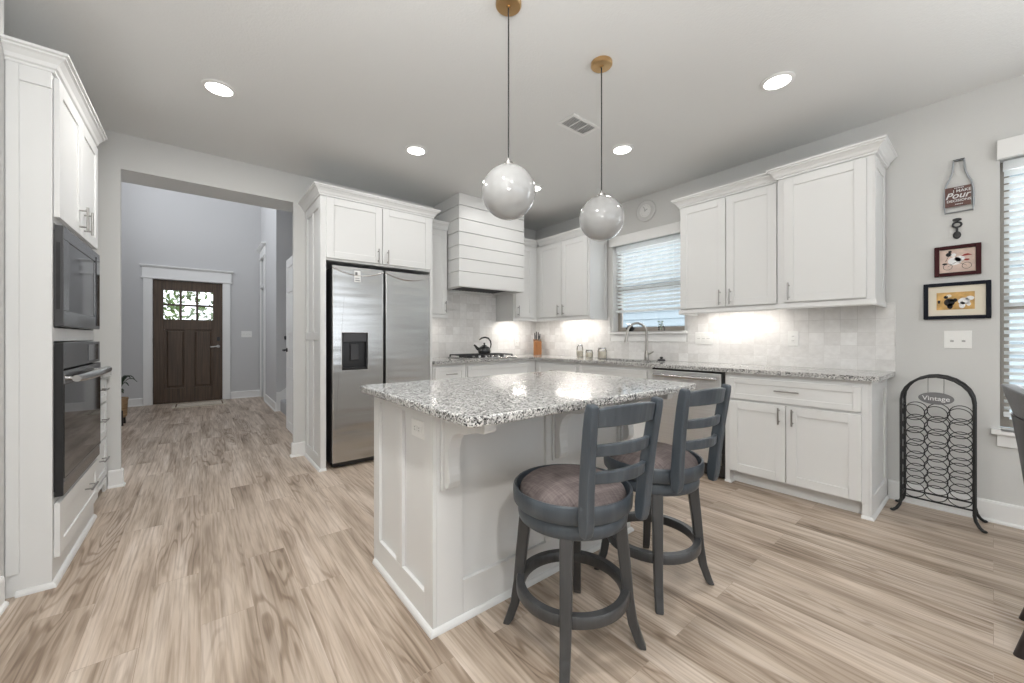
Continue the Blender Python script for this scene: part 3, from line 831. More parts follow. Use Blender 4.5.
t = thing('wall_oven', 'built-in stainless wall oven with black glass door at the left', 'oven', (cx, 3.17, OVZ[0]))
obj('body', box(nb(), -1.05, cx+0.001, Y0+0.045, Y1-0.045, OVZ[0]+0.02, OVZ[1]-0.02), 'dgrey', t)
bm = nb(); box(bm, cx+0.0015, fx, y0, y1, 1.003, OVZ[1]); cp = obj('control_panel', bm, 'steel_dark', t, bevel=0.003)
obj('display', box(nb(), fx+0.0003, fx+0.002, y1-0.33, y1-0.06, 1.02, 1.112), 'blackglass', cp)
bm = nb(); dz0, dz1 = 0.475, 0.995; fo = fx+0.004
box(bm, cx+0.0015, fo, y0, y1, dz1-0.065, dz1)
dr = obj('door', bm, 'steel_dark', t, bevel=0.003)
obj('window', box(nb(), cx+0.0015, fo-0.001, y0, y1, dz0+0.0122, dz1-0.0652), 'blackglass', dr)
bm = nb()
tube(bm, [(fo-0.0005, y0+0.06, 0.955), (fo+0.040, y0+0.06, 0.955)], 0.010, 10); tube(bm, [(fo-0.0005, y1-0.06, 0.955), (fo+0.040, y1-0.06, 0.955)], 0.010, 10)
tube(bm, [(fo+0.034, y0+0.02, 0.955), (fo+0.047, y0+0.12, 0.955), (fo+0.050, (y0+y1)/2, 0.955), (fo+0.047, y1-0.12, 0.955), (fo+0.034, y1-0.02, 0.955)], [0.016, 0.020, 0.022, 0.020, 0.016], 14)
obj('handle', bm, 'steel', dr, smooth=50)
obj('bottom_strip', box(nb(), cx+0.0015, fo, y0, y1, dz0, dz0+0.012), 'steel_dark', dr)
obj('side_trim', box(nb(), cx+0.002, fx-0.001, y0-0.0035, y0-0.0003, OVZ[0], OVZ[1]), 'black', t)
obj('lower_trim', box(nb(), cx+0.0015, fx, y0, y1, OVZ[0], 0.470), 'steel_dark', t, bevel=0.003)

t = thing('drawer_cabinet', 'white base cabinet with three drawers between the oven and the hall', 'cabinet', (-0.85, 3.93, 0))
c2 = -0.575
YA, YB = 3.625, 4.222
bm = nb(); box(bm, -1.16, c2, YA, YB, 0.10, 0.862); box(bm, -1.16, c2-0.06, YA, YB, 0, 0.0995); obj('body', bm, 'cab', t, bevel=0.0015)
bm = nb()   # scalloped toe valance
pts = [(YA, 0.0), (YA+0.05, 0.0), (YA+0.055, 0.03), (YA+0.075, 0.055), (YA+0.10, 0.07), (YB-0.10, 0.07), (YB-0.075, 0.055), (YB-0.055, 0.03), (YB-0.05, 0.0), (YB, 0.0), (YB, 0.10), (YA, 0.10)]
prism(bm, pts, lambda u, v, tt: (tt, u, v), c2+0.0005, c2+0.018); obj('toe_valance', bm, 'cab', t)
for z0, z1 in ((0.125, 0.40), (0.415, 0.665), (0.68, 0.845)):
    door(t, 'x', c2+0.021, 1, YA+0.02, YB-0.02, z0, z1, (YA+YB)/2+0.05, (z0+z1)/2+0.02, 0.14, 'drawer', False, rail=0.045)
o = obj('worktop', box(nb(), -1.16, c2+0.045, YA, YB, 0.866, 0.90), 'granite', None, bevel=0.003)
tag(o, 'short granite worktop over the drawers beside the wall oven', 'countertop')

# ================================================================== fridge surround
t = thing('fridge_cabinet', 'tall white panelled surround with two doors above the refrigerator', 'cabinet', (1.32, 3.95, 0))
PX0, PX1, FY = 0.815, 0.850, 3.635
RX0, RX1 = 1.838, 1.868
bm = nb(); box(bm, PX0, PX1, FY, BY-0.002, 0, 2.385); box(bm, PX1, PX1+0.012, FY+0.10, FY+0.12, 0, 1.80)
for y0, y1, z0, z1 in ((FY, FY+0.085, 0.0, 2.385), (BY-0.085, BY-0.002, 0, 2.385), (3.925, 3.985, 0.115, 1.13), (3.925, 3.985, 1.20, 2.30), (FY+0.085, BY-0.085, 0.0, 0.115), (FY+0.085, BY-0.085, 1.13, 1.20), (FY+0.085, BY-0.085, 2.30, 2.385)):
    box(bm, PX0-0.011, PX0-0.0002, y0, y1, z0, z1)
obj('side_panel', bm, 'cab', t, bevel=0.002)
obj('far_panel', box(nb(), RX0, RX1, FY, BY-0.002, 0, 2.385), 'cab', t, bevel=0.002)
obj('body', box(nb(), PX1+0.0005, RX0-0.0005, FY, BY-0.002, 1.83, 2.385), 'cab', t)
obj('crown', sweep(nb(), [(PX0-0.011, BY-0.002), (PX0-0.011, FY-0.001), (RX1, FY-0.001), (RX1, 3.95)][::-1], crown(2.385, [(-o, h) for o, h in CROWN])), 'cab', t)
obj('base_molding', sweep(nb(), [(PX0-0.011, BY-0.03), (PX0-0.011, FY), (PX1, FY)][::-1], [(-o, h) for o, h in SHOE]), 'cab', t)
dy = FY-0.021
door(t, 'y', dy, -1, 0.848, 1.335, 1.848, 2.375, 1.295, 1.915, 0.13)
door(t, 'y', dy, -1, 1.341, 1.842, 1.848, 2.375, 1.385, 1.915, 0.13)

t = thing('refrigerator', 'stainless side-by-side refrigerator with a dispenser in its left door', 'refrigerator', (1.35, 3.95, 0))
fz0, fz1 = 0.055, 1.785
obj('body', box(nb(), 0.895, 1.815, 3.66, 4.20, 0.03, 1.775), 'dgrey', t, bevel=0.004)
obj('kick_grille', box(nb(), 0.905, 1.805, 3.632, 3.659, 0.012, 0.052), 'black', t, bevel=0.003)
for x in (0.93, 1.78): obj('foot', lathe(nb(), [(0.02, 0), (0.02, 0.0295)], (x, 3.70, 0), 12), 'black', t)


def plate_with_hole(outer, hole, y0, y1):
    """an XZ plate between y0 and y1 with an optional hole"""
    cu = bpy.data.curves.new('plate', 'CURVE'); cu.dimensions = '2D'; cu.fill_mode = 'BOTH'; cu.extrude = (y1-y0)/2
    for pl in (outer, hole):
        if not pl: continue
        sp = cu.splines.new('POLY'); sp.points.add(len(pl)-1); sp.use_cyclic_u = True
        for p, (u, v) in zip(sp.points, pl): p.co = (u, v, 0, 1)
    o = bpy.data.objects.new('plate', cu); C.objects.link(o)
    bpy.context.view_layer.update()
    me = bpy.data.meshes.new_from_object(o.evaluated_get(bpy.context.evaluated_depsgraph_get()))
    bpy.data.objects.remove(o)
    bm = nb(); bm.from_mesh(me); bpy.data.meshes.remove(me)
    for v in bm.verts: v.co = Vector((v.co.x, (y0+y1)/2-v.co.z, v.co.y))
    bmesh.ops.remove_doubles(bm, verts=bm.verts, dist=0.0001)
    return bm


def fridge_door(x0, x1, disp):
    y0, y1 = 3.595, 3.655
    n = 12
    # curved pocket line along the top: the door skin dips in a shallow smile
    def zt(u): return fz1-0.022-0.052*(1-(2*u-1)**2)
    xs = [x0+(x1-x0)*i/n for i in range(n+1)]
    outer = [(x0, fz0), (x1, fz0)]+[(xs[i], zt(i/n)) for i in range(n, -1, -1)]
    bm = plate_with_hole(outer, [(disp[0], disp[2]), (disp[1], disp[2]), (disp[1], disp[3]), (disp[0], disp[3])] if disp else None, y0, y1)
    d = obj('door', bm, 'steel', t, bevel=0.005)
    bm = nb()
    poly = [(xs[i], zt(i/n)+0.004) for i in range(n+1)]+[(x1, fz1), (x0, fz1)]
    prism(bm, poly, lambda u, v, tt: (u, tt, v), y0+0.004, y1-0.002)
    obj('top_cap', bm, 'steel', d)
    bm = nb(); tube(bm, [(xs[i], y0+0.001, zt(i/n)+0.002) for i in range(n+1)], 0.005, 6); obj('grip_edge', bm, 'chrome', d, smooth=60)
    return d
fd = fridge_door(0.892, 1.338, (0.972, 1.195, 0.865, 1.195))
bm = nb(); box(bm, 0.972, 1.195, 3.640, 3.654, 0.865, 1.195); box(bm, 0.972, 0.984, 3.600, 3.640, 0.865, 1.195); box(bm, 1.183, 1.195, 3.600, 3.640, 0.865, 1.195); box(bm, 0.984, 1.183, 3.600, 3.640, 0.865, 0.885)
dp = obj('dispenser', bm, 'black', fd, bevel=0.002)
obj('dispenser_panel', box(nb(), 0.985, 1.182, 3.598, 3.6395, 1.115, 1.194), 'dgrey', fd, bevel=0.003)
bm = nb(); box(bm, 1.05, 1.12, 3.618, 3.6395, 0.95, 1.10); obj('dispenser_lever', bm, 'dgrey', fd, bevel=0.006)
obj('sticker', box(nb(), 1.075, 1.130, 3.5935, 3.5948, 1.655, 1.755), 'sticker', fd, label='small white sticker')
for a, b, z0, z1 in ((1.082, 1.102, 1.715, 1.742), (1.082, 1.122, 1.665, 1.672), (1.082, 1.118, 1.685, 1.690)): obj('printing', box(nb(), a, b, 3.5927, 3.5934, z0, z1), 'slot', fd)
fridge_door(1.362, 1.815, None)
obj('center_gap_shade', box(nb(), 1.341, 1.359, 3.63, 3.657, fz0, fz1-0.02), 'black', t)  # black strip stands in for the shade between the doors

# ================================================================== wall cabinets
UB = 1.370    # underside of the light rail


def upper(name, label, ax, back, front, out, a0, a1, doors, ztop=2.368, side_panels=(), crown_path=None, rail_path=None, zd=(1.42, 2.355)):
    t = thing(name, label, 'cabinet', ((back+front)/2, (a0+a1)/2, UB) if ax == 'x' else ((a0+a1)/2, (back+front)/2, UB), 'white wall cabinets')
    bm = nb(); fbox(bm, ax, back, front, a0, a1, 1.412, ztop)
    for ap in side_panels:
        s = 1 if ap == a1 else -1
        for d0, d1, z0, z1 in ((front, front+(back-front)*0.16, 1.412, ztop), (back, back+(front-back)*0.16, 1.412, ztop), (front+(back-front)*0.16, back+(front-back)*0.16, 1.412, 1.48), (front+(back-front)*0.16, back+(front-back)*0.16, ztop-0.07, ztop)):
            fbox(bm, ax, d0, d1, ap, ap+s*0.008, z0, z1)
    obj('body', bm, 'cab', t, bevel=0.0015)
    for (d0, d1, h, hz) in doors:
        door(t, ax, front+out*0.021, out, d0, d1, zd[0], zd[1], h, hz, 0.13)
    if crown_path: obj('crown', sweep(nb(), crown_path, crown(ztop)), 'cab', t)
    if rail_path: obj('light_rail', sweep(nb(), rail_path, [(-0.012, UB), (0.008, UB), (0.012, UB+0.010), (0.008, 1.4115), (-0.012, 1.4115)]), 'cab', t)
    return t

XB = W-0.0115; YBk = BY-0.0115      # just proud of the tile
Xf = 3.522
upper('wall_cabinet', 'white wall cabinet with two doors between the sink window and the deeper cabinet', 'x', XB, Xf, -1, 1.046, 1.85,
      [(1.062, 1.433, 1.395, 1.50), (1.440, 1.838, 1.480, 1.50)], crown_path=[(XB, 1.85), (Xf, 1.85), (Xf, 1.047)], rail_path=[(XB-0.01, 1.85), (Xf, 1.85), (Xf, 1.047)])
Xd = 3.475
upper('wall_cabinet', 'single-door white wall cabinet at the right end above the counter', 'x', XB, Xd, -1, 0.497, 1.0445,
      [(0.532, 1.000, 0.965, 1.50)], side_panels=(0.497,), crown_path=[(3.52, 1.0445), (Xd, 1.0445), (Xd, 0.489), (XB, 0.489)], rail_path=[(3.52, 1.0445), (Xd, 1.0445), (Xd, 0.492), (XB-0.01, 0.492)])
Xc = 3.535; Yc = 3.87
upper('wall_cabinet', 'white wall cabinet with two doors left of the sink window', 'x', XB, Xc, -1, 2.955, Yc+0.0,
      [(2.975, 3.385, 3.345, 1.50), (3.392, 3.80, 3.43, 1.50)], side_panels=(2.955,), crown_path=[(XB, 2.947), (Xc, 2.947), (Xc, Yc-0.07)][::-1], rail_path=[(XB-0.01, 2.95), (Xc, 2.95), (Xc, Yc-0.02)][::-1])
upper('wall_cabinet', 'narrow white wall cabinet in the corner right of the range hood', 'y', YBk, Yc, -1, 3.137, XB,
      [(3.155, 3.46, 3.19, 1.50)], crown_path=[(3.137, Yc), (Xc, Yc)], rail_path=[(3.137, YBk-0.01), (3.137, Yc), (Xc-0.001, Yc)])
upper('wall_cabinet', 'narrow white wall cabinet between the refrigerator and the range hood', 'y', YBk, 3.90, -1, 1.871, 2.188,
      [(1.905, 2.175, 2.15, 1.50)], crown_path=[(1.935, 3.90), (2.188, 3.90)], rail_path=[(1.871, 3.90), (2.188, 3.90)])

# ---- range hood
t = thing('range_hood', 'white shiplap range hood reaching the ceiling above the cooktop', 'range hood', (2.66, 3.95, 1.71))
hx0, hx1, hy = 2.196, 3.13, 3.652
lines = [2.61, 2.463, 2.318, 2.171, 2.026, 1.884]
zz = [CZ-0.001]+lines+[1.716]
bm = nb()
box(bm, hx0+0.0222, hx1-0.0222, hy+0.0222, YBk, 1.80, CZ-0.001)
for a, b in zip(zz, zz[1:]):
    b2 = b+0.0035; a2 = a-0.0035 if a < CZ-0.01 else a
    box(bm, hx0, hx1, hy, hy+0.0220, b2, a2)
    box(bm, hx0, hx0+0.0220, hy+0.0222, 3.899, b2, a2) if b < 2.45 else box(bm, hx0, hx0+0.0220, hy+0.0222, YBk, b2, a2)
    box(bm, hx1-0.0220, hx1, hy+0.0222, YBk, b2, a2) if b >= 2.45 else box(bm, hx1-0.0220, hx1, hy+0.0222, Yc-0.001, b2, a2)
obj('shiplap_body', bm, 'cab', t, bevel=0.0012)
bm = nb(); box(bm, hx0+0.0222, hx1-0.0222, hy+0.0222, hy+0.055, 1.718, 1.7995); box(bm, hx0+0.0222, hx1-0.0222, YBk-0.05, YBk, 1.718, 1.7995); box(bm, hx0+0.0222, hx0+0.08, hy+0.0555, YBk-0.0505, 1.718, 1.7995); box(bm, hx1-0.08, hx1-0.0222, hy+0.0555, YBk-0.0505, 1.718, 1.7995)
obj('bottom_lip', bm, 'cab', t)
bm = nb(); box(bm, hx0+0.081, hx1-0.081, hy+0.056, YBk-0.051, 1.745, 1.799)
ins = obj('vent_insert', bm, 'steel', t)
bm = nb()
for k in range(16):
    x = hx0+0.12+k*0.045; box(bm, x, x+0.022, hy+0.08, YBk-0.08, 1.739, 1.7445)
obj('filter_slat', bm, 'dgrey', ins)

# under-cabinet light bars
def led(name, label, loc, sx, sy, power):
    t = obj(name, box(nb(), loc[0]-sx/2, loc[0]+sx/2, loc[1]-sy/2, loc[1]+sy/2, 1.400, 1.4115), 'led')
    tag(t, label, 'light bar')
    area('under_cabinet_lamp', (loc[0], loc[1], 1.398), (0, 0, -1), sx, sy, power, (1.0, 0.94, 0.88))
led('light_bar', 'slim light bar under the corner cabinet right of the hood', (3.33, 4.05), 0.34, 0.03, 2.2)
led('light_bar', 'slim light bar under the cabinet left of the sink window', (3.70, 3.36), 0.03, 0.62, 2.5)
led('light_bar', 'slim light bar under the two-door cabinet right of the sink window', (3.70, 1.45), 0.03, 0.60, 2.2)
led('light_bar', 'slim light bar under the narrow cabinet beside the refrigerator', (2.03, 4.08), 0.22, 0.03, 0.8)

# ================================================================== base cabinets, counters
CT, CB = 0.910, 0.878
BX, BYf = 3.295, 3.63      # body fronts on the right run and on the back run
FX, FYb = BX-0.021, BYf-0.021


def base_body(ax, back, front, a0, a1, out, feet=True):
    bm = nb(); fbox(bm, ax, back, front, a0, a1, 0.095, CB-0.001)
    fbox(bm, ax, back, front-out*0.065, a0, a1, 0.0, 0.0945)
    return bm

# right end unit
t = thing('base_cabinet', 'white base cabinet with one wide drawer over two doors at the right end', 'cabinet', (3.58, 0.91, 0))
bm = base_body('x', W-0.003, BX, 0.492, 1.355, -1)
box(bm, BX, BX+0.07, 0.492, 0.527, 0.0, 0.0945); box(bm, BX, BX+0.07, 1.32, 1.355, 0.0, 0.0945)
for d0, d1, z0, z1 in ((BX, BX+0.075, 0.0, CB-0.001), (W-0.085, W-0.003, 0, CB-0.001), (BX+0.075, W-0.085, 0.0, 0.135), (BX+0.075, W-0.085, CB-0.08, CB-0.001)):
    box(bm, d0, d1, 0.481, 0.4918, z0, z1)
obj('body', bm, 'cab', t, bevel=0.0015)
obj('base_molding', sweep(nb(), [(BX+0.001, 0.53), (BX+0.001, 0.481), (W-0.003, 0.481)], [(o*0.75, h*0.8) for o, h in SHOE]), 'cab', t)
obj('foot_molding', sweep(nb(), [(BX+0.001, 1.355), (BX+0.001, 1.318), (BX+0.06, 1.318)], [(o*0.75, h*0.8) for o, h in SHOE]), 'cab', t)
door(t, 'x', FX, -1, 0.527, 0.932, 0.107, 0.658, 0.892, 0.585, 0.12)
door(t, 'x', FX, -1, 0.938, 1.318, 0.107, 0.658, 0.975, 0.585, 0.12)
door(t, 'x', FX, -1, 0.527, 1.318, 0.676, 0.840, 0.925, 0.765, 0.15, 'drawer', False, rail=0.042)

# dishwasher
t = thing('dishwasher', 'stainless dishwasher built in right of the sink', 'dishwasher', (3.58, 1.67, 0))
obj('body', box(nb(), BX+0.01, W-0.02, 1.362, 1.995, 0.10, CB-0.002), 'black', t)
obj('surround', box(nb(), BX-0.004, BX+0.0098, 1.359, 1.998, 0.02, CB-0.002), 'black', t)
dd = obj('door', box(nb(), BX-0.030, BX-0.0045, 1.378, 1.985, 0.115, 0.858), 'steel_light', t, bevel=0.004)
obj('toe_plate', box(nb(), BX+0.03, BX+0.05, 1.362, 1.995, 0.005, 0.0995), 'black', t)
bm = nb(); hx = BX-0.030
for y in (1.45, 1.91): tube(bm, [(hx+0.0005, y, 0.815), (hx-0.035, y, 0.815)], 0.009, 10)
tube(bm, [(hx-0.026, 1.40, 0.815), (hx-0.036, 1.46, 0.815), (hx-0.042, 1.68, 0.815), (hx-0.036, 1.90, 0.815), (hx-0.026, 1.96, 0.815)], [0.011, 0.013, 0.014, 0.013, 0.011], 12)
obj('handle', bm, 'steel', dd, smooth=50)

# sink base
t = thing('base_cabinet', 'white sink cabinet with a false drawer front left of the dishwasher', 'cabinet', (3.58, 2.45, 0))
bm = nb()
box(bm, BX, BX+0.018, 2.003, 2.902, 0.095, CB-0.001); box(bm, W-0.02, W-0.003, 2.003, 2.902, 0.095, CB-0.001); box(bm, BX+0.0185, W-0.0205, 2.003, 2.021, 0.095, CB-0.001); box(bm, BX+0.0185, W-0.0205, 2.884, 2.902, 0.095, CB-0.001)
box(bm, BX+0.0185, W-0.0205, 2.0215, 2.8835, 0.095, 0.115); box(bm, BX+0.065, W-0.003, 2.003, 2.902, 0.0, 0.0945)
obj('body', bm, 'cab', t, bevel=0.0015)
obj('false_front', shaker(nb(), 'x', FX, -1, 2.045, 2.875, 0.676, 0.840, 0.042), 'cab', t, bevel=0.002)
door(t, 'x', FX, -1, 2.045, 2.457, 0.107, 0.658, 2.42, 0.585, 0.12); door(t, 'x', FX, -1, 2.463, 2.875, 0.107, 0.658, 2.50, 0.585, 0.12)
# drawer unit in the corner
t = thing('base_cabinet', 'white drawer cabinet under the counter in the corner', 'cabinet', (3.58, 3.25, 0))
bm = base_body('x', W-0.003, BX, 2.906, 3.629, -1); obj('body', bm, 'cab', t, bevel=0.0015)
door(t, 'x', FX, -1, 2.925, 3.565, 0.676, 0.840, 3.24, 0.765, 0.15, 'drawer', False, rail=0.042)
door(t, 'x', FX, -1, 2.925, 3.242, 0.107, 0.658, 3.20, 0.585, 0.12); door(t, 'x', FX, -1, 3.248, 3.565, 0.107, 0.658, 3.29, 0.585, 0.12)
# back run
t = thing('base_cabinet', 'narrow white drawer cabinet beside the refrigerator', 'cabinet', (2.06, 3.95, 0))
obj('body', base_body('y', BY-0.003, BYf, 1.871, 2.262, -1), 'cab', t, bevel=0.0015)
for z0, z1 in ((0.107, 0.375), (0.39, 0.658), (0.676, 0.840)):
    door(t, 'y', FYb, -1, 1.888, 2.245, z0, z1, 2.067, (z0+z1)/2+0.01, 0.13, 'drawer', False, rail=0.042)
t = thing('base_cabinet', 'wide white cabinet under the cooktop', 'cabinet', (2.76, 3.95, 0))
obj('body', base_body('y', BY-0.003, BYf, 2.266, 3.2945, -1), 'cab', t, bevel=0.0015)
obj('false_front', shaker(nb(), 'y', FYb, -1, 2.285, 3.19, 0.676, 0.840, 0.042), 'cab', t, bevel=0.002)
door(t, 'y', FYb, -1, 2.285, 2.735, 0.107, 0.658, 2.70, 0.585, 0.12); door(t, 'y', FYb, -1, 2.741, 3.19, 0.107, 0.658, 2.78, 0.585, 0.12)

# L-shaped counter with the sink cut-out
CFX, CFY = 3.252, 3.587
SX0, SX1, SY0, SY1 = 3.36, 3.70, 2.08, 2.78
bm = nb()
poly = [(1.872, CFY), (CFX, CFY), (CFX, 0.440), (W-0.002, 0.440), (W-0.002, BY-0.002), (1.872, BY-0.002)]
for x0, x1, y0, y1 in ((1.872, CFX, CFY, BY-0.002), (CFX, W-0.002, SY1, BY-0.002), (CFX, SX0, SY0, SY1), (SX1, W-0.002, SY0, SY1), (CFX, W-0.002, 0.440, SY0)):
    box(bm, x0, x1, y0, y1, CB, CT)
bmesh.ops.remove_doubles(bm, verts=bm.verts, dist=0.0002)
o = obj('worktop', bm, 'granite', None)
tag(o, 'long L-shaped granite worktop along the two kitchen walls', 'countertop')
t = thing('kitchen_sink', 'steel undermount sink below the kitchen window', 'sink', ((SX0+SX1)/2, (SY0+SY1)/2, 0.70))
bm = nb(); e = 0.004
zt_ = CB-0.0008
box(bm, SX0-e, SX0, SY0, SY1, 0.70, zt_); box(bm, SX1, SX1+e, SY0, SY1, 0.70, zt_); box(bm, SX0-e, SX1+e, SY0-e, SY0, 0.70, zt_); box(bm, SX0-e, SX1+e, SY1, SY1+e, 0.70, zt_); box(bm, SX0, SX1, SY0, SY1, 0.70, 0.706)
obj('basin', bm, 'steel_dark', t)
obj('drain', lathe(nb(), [(0.045, 0.0), (0.045, 0.004), (0.02, 0.002)], ((SX0+SX1)/2, (SY0+SY1)/2, 0.7065), 20), 'chrome', t)

# backsplash
bm = nb()
box(bm, W-0.011, W-0.0005, 0.438, W1[0]-0.037, CT+0.0005, 1.404); box(bm, W-0.011, W-0.0005, W1[1]+0.037, BY-0.012, CT+0.0005, 1.404)
box(bm, W-0.011, W-0.0005, W1[0]-0.037, W1[1]+0.037, CT+0.0005, W1[2]-0.107)
box(bm, 1.872, W-0.0005, BY-0.011, BY-0.0005, CT+0.0005, 1.404)
box(bm, 2.195, 3.13, BY-0.011, BY-0.0005, 1.404, 1.80)
o = struct('wall_tile', bm, 'tile')

# ---- cooktop
t = thing('gas_cooktop', 'stainless gas cooktop with black grates below the hood', 'cooktop', (2.69, 3.92, CT))
kx0, kx1, ky0, ky1 = 2.335, 3.055, 3.70, 4.14
obj('tray', box(nb(), kx0, kx1, ky0, ky1, CT+0.0005, CT+0.012), 'steel', t, bevel=0.003)
gw = (kx1-kx0-0.03)/3
for i in range(3):
    bm = nb(); x0 = kx0+0.015+gw*i+0.004; x1 = x0+gw-0.008; y0 = ky0+0.075; y1 = ky1-0.02; z = CT+0.038
    for x in (x0, x1): bar(bm, [(x, y0, z), (x, y1, z)], (0.012, 0.012), (0, 0, 1))
    for y in (y0, (y0+y1)/2, y1): bar(bm, [(x0, y, z), (x1, y, z)], (0.012, 0.012), (0, 0, 1))
    for y in ((y0*3+y1)/4, (y0+y1*3)/4):
        bar(bm, [(x0, y, z+0.001), (x0+0.075, y, z+0.001)], (0.010, 0.010), (0, 0, 1)); bar(bm, [(x1, y, z+0.001), (x1-0.075, y, z+0.001)], (0.010, 0.010), (0, 0, 1))
    for x in (x0, x1):
        for y in (y0, y1): bar(bm, [(x, y, z), (x, y, CT+0.0125)], (0.014, 0.014), (1, 0, 0))
    obj('grate', bm, 'cast', t)
    for y in ((y0*3+y1)/4, (y0+y1*3)/4):
        obj('burner', lathe(nb(), [(0.038, 0), (0.038, 0.012), (0.028, 0.013), (0.028, 0.018), (0.0, 0.019)], ((x0+x1)/2, y, CT+0.0125), 18), 'cast', t, smooth=40)
for i in range(5):
    obj('knob', lathe(nb(), [(0.019, 0), (0.018, 0.022), (0.014, 0.025), (0, 0.025)], (2.52+0.09*i, ky0+0.035, CT+0.0125), 16), 'steel', t, smooth=40)

# ---- kettle
kc = (2.775, 4.005, CT+0.0455)
SK = lambda pr: [(r*0.84, h*0.86) for r, h in pr]
t = thing('tea_kettle', 'dark enamel tea kettle with a loop handle on the cooktop', 'kettle', kc)
obj('body', lathe(nb(), SK([(0.0, 0), (0.078, 0), (0.092, 0.012), (0.098, 0.04), (0.090, 0.075), (0.068, 0.098), (0.045, 0.108), (0.0, 0.110)]), kc, 28), 'enamel', t, smooth=50)
obj('lid', lathe(nb(), SK([(0.044, 0.1105), (0.040, 0.118), (0.012, 0.126), (0.010, 0.136), (0.016, 0.146), (0.012, 0.156), (0.0, 0.158)]), kc, 24), 'enamel', t, smooth=50)
vx = Vector((-0.78, 0.62, 0)).normalized()      # towards the left of the picture
def kp(a, z): return (kc[0]+vx.x*a*0.84, kc[1]+vx.y*a*0.84, kc[2]+z*0.86)
bm = nb(); tube(bm, [kp(0.075, 0.055), kp(0.11, 0.08), kp(0.135, 0.112), kp(0.155, 0.125)], [0.024, 0.019, 0.013, 0.011], 12); obj('spout', bm, 'enamel', t, smooth=50)
bm = nb()
tube(bm, [kp(0.075-0.03+0.03, 0.198), kp(0.04, 0.225), kp(-0.01, 0.236), kp(-0.06, 0.222), kp(-0.092, 0.180), kp(-0.100, 0.13), kp(-0.088, 0.075)], [0.007, 0.010, 0.011, 0.011, 0.010, 0.009, 0.007], 10); obj('handle', bm, 'enamel', t, smooth=50)

# ---- knife block and knives
kb = (3.72, 4.05, CT+0.0005)
t = thing('knife_block', 'orange wooden knife block in the counter corner', 'knife block', kb)
ux = Vector((0.779, -0.6266, 0)); uy = Vector((0.6266, 0.779, 0))
def bp(a, b, z): return Vector(kb)+ux*a+uy*b+Vector((0, 0, z))
bm = nb(); hexa(bm, [bp(-0.055, -0.05, 0), bp(0.055, -0.05, 0), bp(0.055, 0.055, 0), bp(-0.055, 0.055, 0), bp(-0.055, -0.055, 0.19), bp(0.055, -0.055, 0.19), bp(0.055, 0.07, 0.225), bp(-0.055, 0.07, 0.225)])
obj('block', bm, 'block', t, bevel=0.004)
k = 0
for a, b, h in ((-0.036, 0.035, 0.085), (-0.012, 0.042, 0.10), (0.014, 0.038, 0.092), (0.036, 0.03, 0.07), (-0.022, -0.02, 0.07), (0.018, -0.022, 0.062)):
    zt = 0.19+0.035*(b+0.055)/0.125+0.001
    kt = thing('kitchen_knife', 'black-handled kitchen knife standing in the orange wooden block', 'knife', bp(a, b, zt), 'knives in the wooden block')
    bm = nb(); p0 = bp(a, b, zt+0.012); p1 = p0+Vector((0, 0, h))-uy*0.012
    bar(bm, [p0, p1], (0.016, 0.014), uy); obj('handle', bm, 'dgrey', kt, bevel=0.003)
    bm = nb(); bar(bm, [bp(a, b, zt), p0-Vector((0, 0, 0.0003))], (0.018, 0.006), uy); obj('bolster', bm, 'steel', kt)

# ---- jars
def jar(label, x, y, r, h, fill):
    t = thing('glass_jar', label, 'jar', (x, y, CT+0.0005), 'jars on the counter by the window')
    z = CT+0.0005
    obj('contents', lathe(nb(), [(0, 0.004), (r*0.90, 0.004), (r*0.92, fill*h), (0, fill*h+0.004)], (x, y, z), 20), 'sugar', t, smooth=40)
    obj('glass', lathe(nb(), [(0, 0.0), (r*0.96, 0.0), (r, 0.008), (r, h*0.74), (r*0.86, h*0.82), (r*0.86, h*0.86)], (x, y, z), 24, close=False), 'jarglass', t, smooth=40)
    obj('lid', lathe(nb(), [(r*0.90, h*0.862), (r*0.92, h*0.865), (r*0.92, h*0.98), (r*0.85, h), (0, h)], (x, y, z), 24), 'steel', t, smooth=40)
jar('tallest of the three lidded glass jars, left of the others', 3.72, 3.262, 0.040, 0.155, 0.5)
jar('smallest lidded glass jar, the middle one of three', 3.70, 3.095, 0.044, 0.095, 0.62)
jar('widest lidded glass jar, nearest the sink window', 3.72, 2.915, 0.052, 0.125, 0.62)

# ---- faucet
fb = Vector((3.765, 2.355, CT+0.0005))
t = thing('kitchen_faucet', 'brushed nickel gooseneck faucet behind the sink', 'faucet', fb)
dirv = Vector((-0.80, 0.60, 0))
obj('base', lathe(nb(), [(0.028, 0), (0.028, 0.006), (0.022, 0.012), (0.020, 0.09), (0.015, 0.10), (0, 0.10)], fb, 20), 'faucet', t, smooth=40)
pts = [fb+Vector((0, 0, z)) for z in (0.098, 0.20, 0.28)]
R_ = 0.105
for a in range(0, 181, 20):
    pts.append(fb+dirv*(R_-R_*cos(radians(a)))+Vector((0, 0, 0.295+R_*sin(radians(a)))))
pts.append(fb+dirv*(2*R_+0.008)+Vector((0, 0, 0.255)))
bm = nb(); tube(bm, pts, 0.0125, 12); obj('gooseneck', bm, 'faucet', t, smooth=60)
q = fb+dirv*(2*R_+0.008)
bm = nb(); tube(bm, [q+Vector((0, 0, 0.2545)), q+dirv*0.012+Vector((0, 0, 0.19))], [0.0165, 0.018], 12); obj('spray_head', bm, 'faucet', t, smooth=60)
bm = nb(); s0 = fb+Vector((0, 0, 0.065)); bar(bm, [s0+Vector((0, -0.018, 0)), s0+Vector((-0.01, -0.045, 0.004)), s0+Vector((-0.03, -0.10, 0.03))], [(0.018, 0.018), (0.014, 0.014), (0.012, 0.008)], (0, 0, 1)); obj('lever', bm, 'faucet', t, bevel=0.003)
